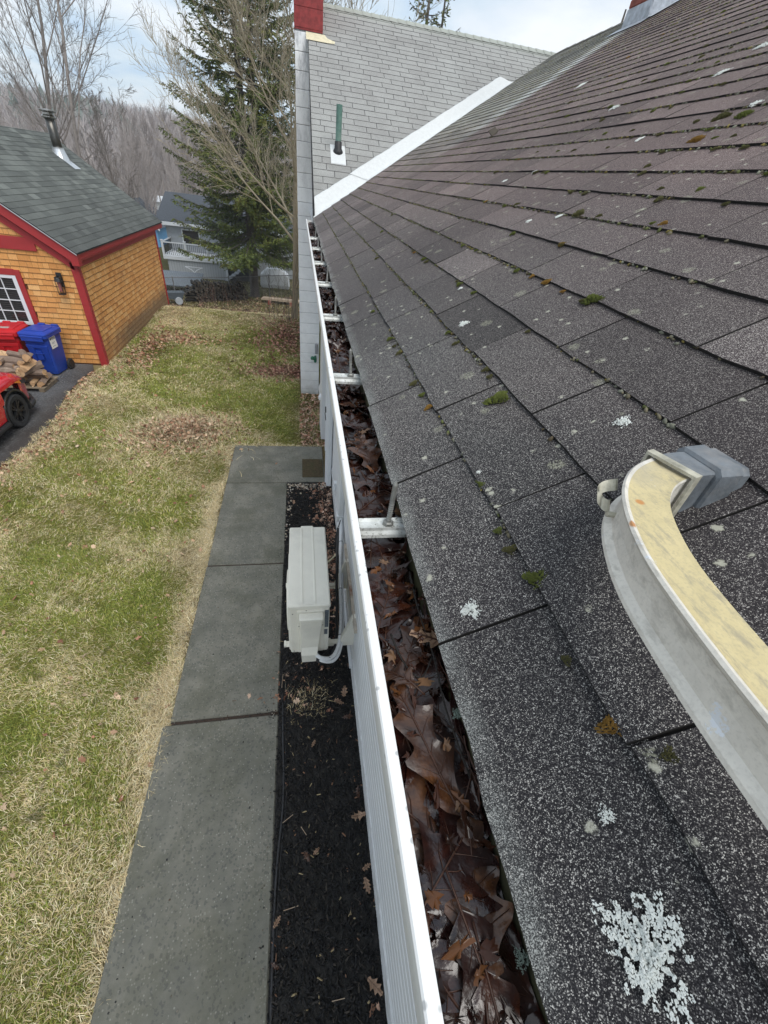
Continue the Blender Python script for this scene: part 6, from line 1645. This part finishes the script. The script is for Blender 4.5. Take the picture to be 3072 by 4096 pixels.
# spruces
def spruce(loc, h, r0, seed, label, z0=.06, droop=.28, dens=1.0, trunk_r=.25, name="spruce_tree", prof=None, twotop=False, bright=1.0):
    rs = np.random.RandomState(seed); rg = random.Random(seed); root = empty(name, loc, 0, label=label, cat="tree")
    tm = M(); tm.tube([(0, 0, -.4), (0, 0, .3), (.05, 0, h * .3), (0, .05, h * .65), (0, 0, h)], [trunk_r * 1.25, trunk_r, trunk_r * .75, trunk_r * .4, .02], 10, cap=False)
    if twotop: tm.tube([(0, 0, h * .12), (.55, .2, h * .3), (.7, .2, h * .65), (.7, .2, h * .97)], [trunk_r * .6, trunk_r * .55, trunk_r * .3, .02], 8, cap=False)
    bm_ = M(); AP = []; AD = []; AS = []
    z = h * z0
    while z < h * .985:
        f = z / h; rad = (prof(f) if prof else (1 - f) ** .8) * r0
        nb = rg.choice([4, 5, 5, 6])
        for k in range(nb):
            a = rg.uniform(0, 2 * PI); L = rad * rg.uniform(.55, 1.12)
            if L < .15: continue
            K = 7; pts = []; up0 = .35 * f - droop * (1 - f)
            cx_ = .7 if (twotop and rg.random() < .4 and f > .3) else 0
            for i in range(K + 1):
                t = i / K; rr = L * t
                zz = z + L * (up0 * t + (.02 - droop * .7) * t * (1 - t) * 1.6 + .34 * max(0, t - .55) ** 1.3)
                pts.append(Vector((cx_ + rr * math.cos(a + .12 * t), rr * math.sin(a + .12 * t), zz)))
            bm_.tube(pts, [.035 * L / 4 + .008 - (.03 * L / 4) * i / K for i in range(K + 1)], 3, cap=False)
            ntw = max(4, int(L * 9 * dens))
            for j in range(ntw):
                t = .18 + .82 * (j + rg.random()) / ntw; fi = t * K; i = min(int(fi), K - 1); p = pts[i].lerp(pts[i + 1], fi - i); d0 = (pts[i + 1] - pts[i]).normalized()
                sd = d0.cross(Vector((0, 0, 1))).normalized() * rg.choice((-1, 1)); tl = (.18 + .42 * (1 - t)) * min(1.4, L * .45) * rg.uniform(.6, 1.2)
                dd = (sd * .8 + d0 * .7 + Vector((0, 0, -.55 * rg.random()))).normalized()
                nq = max(3, int(tl * 17))
                for q_ in range(nq):
                    tt = (q_ + .5) / nq; AP.append(p + dd * tl * tt + Vector((0, 0, -.10 * tt * tt)) + Vector((rg.gauss(0, .02), rg.gauss(0, .02), rg.gauss(0, .02)))); AD.append(dd + Vector((rg.gauss(0, .5), rg.gauss(0, .5), rg.gauss(0, .4) - .15))); AS.append(rg.uniform(.06, .12))
        z += rg.uniform(.13, .24)
    AP = np.array([tuple(v) for v in AP]); AD = np.array([tuple(v) for v in AD]); AD /= np.linalg.norm(AD, axis=1)[:, None]; AS = np.array(AS)[:, None]; n = len(AP)
    sd = np.cross(AD, rs.normal(0, 1, (n, 3))); sd /= np.linalg.norm(sd, axis=1)[:, None]
    W = AS * .27; V = np.stack([AP - AD * AS, AP + sd * W, AP + AD * AS, AP - sd * W], 1).reshape(-1, 3); F = np.arange(n * 4).reshape(-1, 4)
    lum = vn(AP[:, 0] + AP[:, 2], AP[:, 1] - AP[:, 2], .9, 4)
    base = np.array([(.050, .070, .022), (.075, .10, .026), (.11, .135, .03), (.15, .145, .035)])[np.clip((rs.rand(n) * 2.2 + lum * 1.8).astype(int), 0, 3)] * rs.uniform(.7, 1.25, (n, 1)) * bright
    tm.build("trunk", MT['bark_spruce'], root, smooth=True, recalc=False); bm_.build("branches", MT['bark_spruce'], root, recalc=False)
    o = np_mesh("needles", V, F, MT['needle'], col=np.repeat(base, 4, axis=0), parent=root)
    return root
spruce((-2.9, 30.6, -2.63), 20.0, 5.0, 7, "large drooping spruce with bare trunk base between the fence and neighbouring deck", z0=.13, dens=2.0, trunk_r=.27, prof=lambda f: min(1.0, (1.13 - f) ** .9 * 1.0) * (.9 if f < .3 else 1) if f < .93 else (1 - f) * 2.2, twotop=True, bright=1.2)
spruce((5.3, 25.5, .0), 11.5, 3.0, 9, "spruce top showing above the pale wing ridge", z0=.15, dens=.8, twotop=True)
spruce((8.3, 15.2, 1.5), 6.6, 1.6, 11, "dark spruce behind the main ridge beside the red brick chimney", z0=.2, dens=1.0)
spruce((9.9, 17.4, 1.5), 7.6, 1.8, 13, "tallest narrow spruce behind the main ridge at the chimney", z0=.2, dens=1.0)

# pale twiggy tree beside the block chimney
PM = [dict(n=18, ang=.80, ratio=.44, seg=8, wob=.03, up=.02, sides=8, t0=.12, rr=.42, taper=.2, bias=(-.35, -.1, .0), fall=1.05, lead=1.45),
      dict(n=12, ang=.62, ratio=.50, seg=7, wob=.10, up=.05, sides=5, t0=.15, rr=.5, taper=.2),
      dict(n=9, ang=.62, ratio=.52, seg=5, wob=.13, up=.11, sides=4, t0=.12, rr=.5, rmin=.007),
      dict(n=5, ang=.6, ratio=.55, seg=4, wob=.14, up=.10, sides=3, t0=.12, rr=.6, rmin=.0042),
      dict(n=0, ang=.5, ratio=.5, seg=3, wob=.15, up=.08, sides=3, taper=.5)]
tree_two(23, 9.2, .105, PM, MT['bark_pale'], (-.22, 15.2, .05), "pale twiggy leafless tree growing against the block chimney", name="bare_tree", tilt=(-.02, 0, 1))
# thin whips at its foot and by the woodpile
def whips(name, cx, cy, n, h, sp, seed, label, col, z=None):
    rg = random.Random(seed); m = M()
    for k in range(n):
        x, y = rg.gauss(0, sp), rg.gauss(0, sp); l = h * rg.uniform(.5, 1.1); a, b = rg.gauss(0, .18), rg.gauss(0, .18)
        pts = [(x, y, 0), (x + a * l * .4, y + b * l * .4, l * .5), (x + a * l * 1.2, y + b * l, l)]
        m.tube(spline(pts, 3), [.008, .007, .006, .005, .004, .003, .002], 3, cap=False)
        for j in range(4): t = rg.uniform(.3, .9); p = Vector(pts[0]).lerp(Vector(pts[2]), t); m.tube([p, p + Vector((rg.gauss(0, .2), rg.gauss(0, .2), .25)) * l * .4], [.004, .0015], 3, cap=False)
    o = m.build(name, col, recalc=False, label=label, cat="shrub"); o.location = (cx, cy, gz_at(cx, cy) if z is None else z)
whips("shrub", -.55, 15.0, 14, 2.2, .22, 3, "dark thin stems at the foot of the pale twiggy tree", MT['bark_spruce'])
whips("shrub", -4.6, 27.6, 26, 1.1, .7, 5, "thin reddish shoots in front of the dark woodpile", simple("red_twig", (.22, .12, .09), .8))
whips("shrub", -1.0, 27.0, 30, 1.3, .9, 6, "thin dry shoots in front of the lumber pile", MT['bark_pale'])

# ---------------------------------------------------------------- fence, woodpile, neighbouring yard
FZ = -2.63
fp = [(-8.6, 26.9), (-7.1, 28.0), (-4.25, 29.3), (-2.0, 30.9), (.3, 32.2)]
fe = empty("chain_link_fence", (-4, 29, FZ), label="low chain link fence running behind the woodpile", cat="fence"); FO = Vector((-4, 29, FZ))
def fl_(m, name, mat): o = m.build(name, mat, None, recalc=False); o.parent = fe; o.location = -FO; return o
for (x, y) in fp: m = M(); m.tube([(x, y, FZ - .1), (x, y, FZ + 1.22)], .03, 8); m.lathe([(.04, FZ + 1.22), (.02, FZ + 1.26)], (x, y, 0), 8); fl_(m, "post", MT['chain'])
m = M(); m.tube([(x, y, FZ + 1.18) for x, y in fp], .022, 6); fl_(m, "top_rail", MT['chain'])
m = M()
for i in range(len(fp) - 1):
    a, b = Vector((*fp[i], FZ)), Vector((*fp[i + 1], FZ)); L = (b - a).length; k = 0; s = 0
    st_ = .11
    N_ = int(L / st_)
    for k in range(-10, N_):
        for dr_ in (1, -1):
            t0 = k * st_; t1 = t0 + 1.12; z0_, z1_ = (0.04, 1.16) if dr_ > 0 else (1.16, .04)
            c0, c1 = max(t0, 0), min(t1, L)
            if c1 - c0 < .05: continue
            za = z0_ + (z1_ - z0_) * (c0 - t0) / 1.12; zb = z0_ + (z1_ - z0_) * (c1 - t0) / 1.12
            m.tube([a.lerp(b, c0 / L) + Vector((0, 0, za)), a.lerp(b, c1 / L) + Vector((0, 0, zb))], .0035, 3, cap=False)
fl_(m, "mesh", MT['chain'])
# dark woodpile
A = Vector((-6.40, 27.9, FZ)); Bv = Vector((-3.25, 29.6, FZ)); dv = (Bv - A); LL = dv.length; dv.normalize(); ang = math.atan2(dv.y, dv.x)
olm = [log_mesh(200 + s, .085 + .02 * (s % 3), .55, (MT['old_end'], MT['old_bark'])) for s in range(7)]
rng = random.Random(71); x = .1; cols_w = []
while x < LL:
    hmax = 1.02 * min(1, (LL - x) / .55 + .25) if x > LL - .8 else .98 + .08 * math.sin(x * 2.3)
    if x < .35: hmax = .80
    z = .10; odd = rng.uniform(-.03, .03)
    while z < hmax:
        r_ = rng.uniform(.14, .21)
        o = bpy.data.objects.new("split_log", olm[rng.randrange(7)]); COL.objects.link(o)
        p = A + dv * (x + odd) + Vector((0, 0, z)); o.location = p + Vector((rng.gauss(0, .02), rng.gauss(0, .05), 0)); sc1 = r_ / .19
        end = x < .4 and rng.random() < .8
        o.rotation_euler = (0, rng.uniform(0, 6.28), ang + (PI / 2 + 0 if end else 0) + rng.gauss(0, .06)); o.scale = (sc1, 1, sc1)
        tag(o, "weathered dark log in the long woodpile by the fence", "log", "dark logs in the long woodpile"); z += r_ * .86
    x += rng.uniform(.15, .19)
# yard cart
ct = empty("garden_cart", (-6.9, 27.2, FZ), RAD(20), label="grey garden cart parked at the left end of the woodpile", cat="cart")
m = M(); vs = [(-.45, -.28, .62), (.45, -.28, .62), (.45, .28, .62), (-.45, .28, .62), (-.35, -.2, .28), (.3, -.2, .28), (.3, .2, .28), (-.35, .2, .28)]
m.add(vs, [(4, 5, 6, 7), (0, 1, 5, 4), (1, 2, 6, 5), (2, 3, 7, 6), (3, 0, 4, 7)]); m.build("tub", MT['acgrey'], ct, recalc=False)
for s in (-1, 1): m = M(); m.lathe([(.03, -.04), (.18, -.04), (.2, 0), (.18, .04), (.03, .04)], (.1, s * .28, .2), 16, axis='y'); m.build("wheel", MT['yardgrey'], ct)
m = M(); m.tube([(.45, -.15, .6), (.95, -.15, .75), (.95, .15, .75), (.45, .15, .6)], .018, 6); m.build("handle", MT['black'], ct)
# ribbed sheet, curved white table frame, white tarp, lumber
m = M(); n_ = 60; vs = []
for i in range(n_ + 1):
    x = -9.3 + 3.2 * i / n_; vs += [(x, 29.6, FZ + .42 + (.02 if i % 2 else 0)), (x + .1, 31.2, FZ + .92 + (.02 if i % 2 else 0))]
m.add(vs, [(2 * i, 2 * i + 1, 2 * i + 3, 2 * i + 2) for i in range(n_)]); m.add([(a, b, c - .05) for a, b, c in vs], [(2 * i, 2 * i + 1, 2 * i + 3, 2 * i + 2) for i in range(n_)])
for x in (-9.1, -6.3): m.tube([(x, 30, FZ), (x, 30, FZ + .5)], .04, 6); m.tube([(x, 31, FZ), (x, 31, FZ + .85)], .04, 6)
m.build("ribbed_roof_sheet", simple("ribbed_sheet", (.13, .15, .17), .5), recalc=False, label="dark ribbed sheet roof propped low behind the fence", cat="shelter")
m = M()
for s in (-1, 1): m.tube(spline([(-.55 * s, 0, 0), (-.35 * s, 0, .45), (-.06 * s, 0, .62), (-.2 * s, 0, .8), (-.62 * s, 0, .98)], 6), .028, 6)
m.tube([(-.62, 0, .98), (.62, 0, .98)], .025, 6); m.tube([(-.06, 0, .62), (.06, 0, .62)], .025, 6)
o = m.build("table_frame", MT['whitewood'], smooth=True, label="white curved table frame behind the woodpile", cat="table"); o.location = (-6.7, 32.0, FZ + .25); o.scale = (.85, 1, .85)
m = M(); loft(m, [[(a, b, z) for a, b in rrect(w, d_, .15)] for (w, d_, z) in ((.95, .5, 0), (1.0, .55, .2), (.95, .5, .8), (.55, .3, 1.15))]); o = m.build("covered_boat", MT['whitewood'], label="white covered shape on the grass right of the spruce trunk", cat="cover"); o.location = (-1.75, 33.8, FZ)
for i in range(5):
    m = M(); m.bbox(-1.2, 1.2, -.10, .10, 0, .05, .004); o = m.build("lumber_board", MT['lumber'], label="pale board in the flat stack by the right end of the fence", cat="board", group="boards stacked by the fence"); o.location = (-1.2 + .03 * i, 28.8 + (i % 3) * .23, FZ + .2 + (i // 3) * .06); o.rotation_euler = (0, 0, -.12)
for i in range(2):
    m = M(); m.bbox(-.08, .08, -.5, .5, 0, .2, .004); o = m.build("timber_block", MT['brick'], label="reddish block holding up the board stack", cat="block", group="blocks under the boards"); o.location = (-1.9 + i * 1.3, 29.0, FZ)
# neighbouring house with deck
nh = empty("neighbouring_house", (-5, 38, FZ), label="grey house with dark roof and raised white railed deck beyond the fence", cat="house"); NO = Vector((-5, 38, FZ))
def nl(m, name, mat, par=None):
    o = m.build(name, mat, None, recalc=False); o.parent = par or nh
    if par is None: o.location = -NO
    return o
m = M(); m.box(-9.2, 1.5, 37.0, 43, FZ, .30); nl(m, "wall", MT['yardgrey'])
m = M(); m.add([(-9.7, 36.5, .33), (1.9, 36.5, .33), (1.9, 40.6, 1.78), (-9.7, 40.6, 1.78), (-9.7, 44.5, .33), (1.9, 44.5, .33)], [(0, 1, 2, 3), (3, 2, 5, 4)]); m.add([(-9.7, 36.5, .25), (1.9, 36.5, .25), (1.9, 44.5, .25), (-9.7, 44.5, .25), (-9.7, 40.6, 1.7)], [(0, 1, 2, 3), (0, 4, 3)])
rfn = nl(m, "roof", MT['darkroof'])
m = M(); m.box(-9.75, 1.95, 36.42, 36.5, .12, .31); nl(m, "eave_fascia", MT['whitewood'])
m = M(); m.add([(-9.2, 37.02, .3), (-9.2, 42.9, .3), (-9.2, 40.6, 1.7)], [(0, 1, 2)]); nl(m, "gable", MT['yardgrey'])
for (a, b) in ((-8.2, -7.0), (-5.8, -4.2), (-2.4, -1.2), (-.4, .8)):
    m = M(); m.box(a, b, 36.93, 36.99, -1.0, -.05); w_ = nl(m, "window", MT['whitewood']); m = M(); m.box(a + .08, b - .08, 36.90, 36.925, -.92, -.13); nl(m, "pane", MT['glass'], w_)
DY = 34.5; DZ = -1.45
m = M(); m.box(-9.05, -3.45, DY, 37.0, DZ - .06, DZ); m.box(-9.05, -3.45, DY - .05, DY, DZ - .16, DZ + .02); nl(m, "deck", MT['whitewood'])
m = M(); m.box(-8.85, -5.15, DY + .06, DY + .10, FZ, DZ - .17); nl(m, "deck_skirt", MT['vboard'])
m = M(); m.box(-5.1, -3.5, DY + .3, DY + .34, FZ, DZ - .17); nl(m, "deck_underside", simple("dark_grey_boards", (.10, .11, .12), .8))
rl_ = empty("deck_railing"); rl_.parent = nh; rl_.location = -NO
def rr_(m, name, mat): o = m.build(name, mat, rl_, recalc=False); return o
for x in (-9.0, -7.6, -6.2, -4.8, -3.5): m = M(); m.box(x - .06, x + .06, DY - .03, DY + .09, DZ - .1, DZ + .90); m.box(x - .08, x + .08, DY - .05, DY + .11, DZ + .90, DZ + .94); rr_(m, "post", MT['whitewood'])
m = M(); m.box(-9.0, -3.5, DY, DY + .06, DZ + .78, DZ + .84); m.box(-9.0, -3.5, DY, DY + .06, DZ + .06, DZ + .11); m.box(-9.03, -8.97, DY, 37, DZ + .78, DZ + .84); m.box(-9.03, -8.97, DY, 37, DZ + .06, DZ + .11)
m.add([(-3.5, DY - .05, DZ + .86), (-5.05, DY - .05, FZ + .95), (-5.05, DY - .05, FZ + .88), (-3.5, DY - .05, DZ + .79), (-3.5, DY + .01, DZ + .86), (-5.05, DY + .01, FZ + .95), (-5.05, DY + .01, FZ + .88), (-3.5, DY + .01, DZ + .79)], [(0, 1, 2, 3), (4, 5, 6, 7), (0, 1, 5, 4), (3, 2, 6, 7)])
m.add([(-3.5, DY - .05, DZ + .12), (-5.05, DY - .05, FZ + .2), (-5.05, DY - .05, FZ + .08), (-3.5, DY - .05, DZ + .0)], [(0, 1, 2, 3)])
rr_(m, "rail", MT['whitewood'])
m = M()
for k in range(44): x = -8.9 + k * .122; m.box(x - .012, x + .012, DY + .015, DY + .04, DZ + .1, DZ + .79)
for k in range(12): t = (k + .5) / 12; x = -3.5 - 1.55 * t; z = DZ + .1 + (FZ + .15 - DZ - .1) * t; m.box(x - .012, x + .012, DY - .03, DY - .005, z, z + .7)
for k in range(18): y = DY + .1 + k * .135; m.box(-9.01, -8.99, y - .012, y + .012, DZ + .1, DZ + .79)
rr_(m, "balusters", MT['black'])
m = M(); m.box(-5.12, -4.98, DY - .12, DY + .02, FZ, FZ + 1.05); m.box(-5.15, -4.95, DY - .15, DY + .05, FZ + 1.05, FZ + 1.1); rr_(m, "newel", MT['whitewood'])
m = M()
for k in range(7): t = (k + .5) / 7; x = -3.6 - 1.5 * t; m.box(x - .14, x + .14, DY - .9, DY - .06, DZ - .05 - t * 1.05, DZ - .01 - t * 1.05)
nl(m, "stairs", MT['yardgrey'])
m = M(); m.lathe([(.04, .0), (.14, .05), (.10, .4), (.02, .5)], (-3.3, DY - .4, DZ + .25), 8); m.tube([(-3.3, DY - .4, FZ), (-3.3, DY - .4, DZ + .4)], .03, 5); m.build("red_umbrella", simple("red_cloth", (.45, .03, .03), .8), label="small folded red item on a pole by the deck corner", cat="umbrella")
# blue house and far white shed
bh = empty("blue_house", (-14.5, 46, FZ), label="pale blue house with white trim, seen in a sliver beside the garage", cat="house")
def bl_(m, name, mat, par=None): o = m.build(name, mat, par or bh, recalc=False); return o
m = M(); m.box(-3, 2.3, 0, 6, 0, 1.5); m.add([(2.3, 0, 1.5), (2.3, 6, 1.5), (-.35, 6, 3.0), (-.35, 0, 3.0), (-3, 0, 1.5), (-3, 6, 1.5)], [(4, 0, 3), (5, 2, 1)]); bl_(m, "wall", MT['bluehouse'])
m = M(); m.add([(2.6, -.25, 1.40), (2.6, 6.2, 1.40), (-.35, 6.2, 3.07), (-.35, -.25, 3.07), (-3.3, 6.2, 1.4), (-3.3, -.25, 1.4)], [(0, 1, 2, 3), (3, 2, 4, 5)]); bl_(m, "roof", MT['darkroof'])
m = M(); m.add([(2.6, -.27, 1.40), (-.35, -.27, 3.07), (-.35, -.27, 2.92), (2.6, -.27, 1.25), (-3.3, -.27, 1.4), (-3.3, -.27, 1.25)], [(0, 1, 2, 3), (1, 4, 5, 2)]); bl_(m, "trim", MT['whitewood'])
m = M(); m.box(1.2, 1.9, -.04, 0, .5, 1.3); w_ = bl_(m, "window", MT['whitewood']); m = M(); m.box(1.27, 1.83, -.06, -.041, .57, 1.23); bl_(m, "pane", MT['glass'], w_)
m = M(); m.box(-1, 1, 0, 2, 0, 1.3); m.add([(-1.2, -.2, 1.3), (1.2, -.2, 1.3), (1.2, 1, 1.9), (-1.2, 1, 1.9), (-1.2, 2.2, 1.3), (1.2, 2.2, 1.3)], [(0, 1, 2, 3), (3, 2, 5, 4)]); o = m.build("far_shed", MT['whitewood'], recalc=False, label="tiny white shed half hidden in the far woods", cat="shed"); o.location = (-17.2, 70, FZ + .3)

# air between here and the far hill  (named haze)
hb = M(); hb.box(-425, 425, -85, 705, -14, 26)
hz = bpy.data.materials.new("haze_air"); hz.use_nodes = True; ht = hz.node_tree; ht.nodes.clear()
ho = ht.nodes.new('ShaderNodeOutputMaterial'); hv = ht.nodes.new('ShaderNodeVolumePrincipled'); ht.links.new(hv.outputs[0], ho.inputs['Volume'])
hv.inputs['Color'].default_value = (.86, .90, .96, 1); hv.inputs['Density'].default_value = .0008; hv.inputs['Anisotropy'].default_value = 0.0
hb.build("haze", hz, kind='stuff', label="thin pale haze between the yard and the far wooded hill", cat="haze")
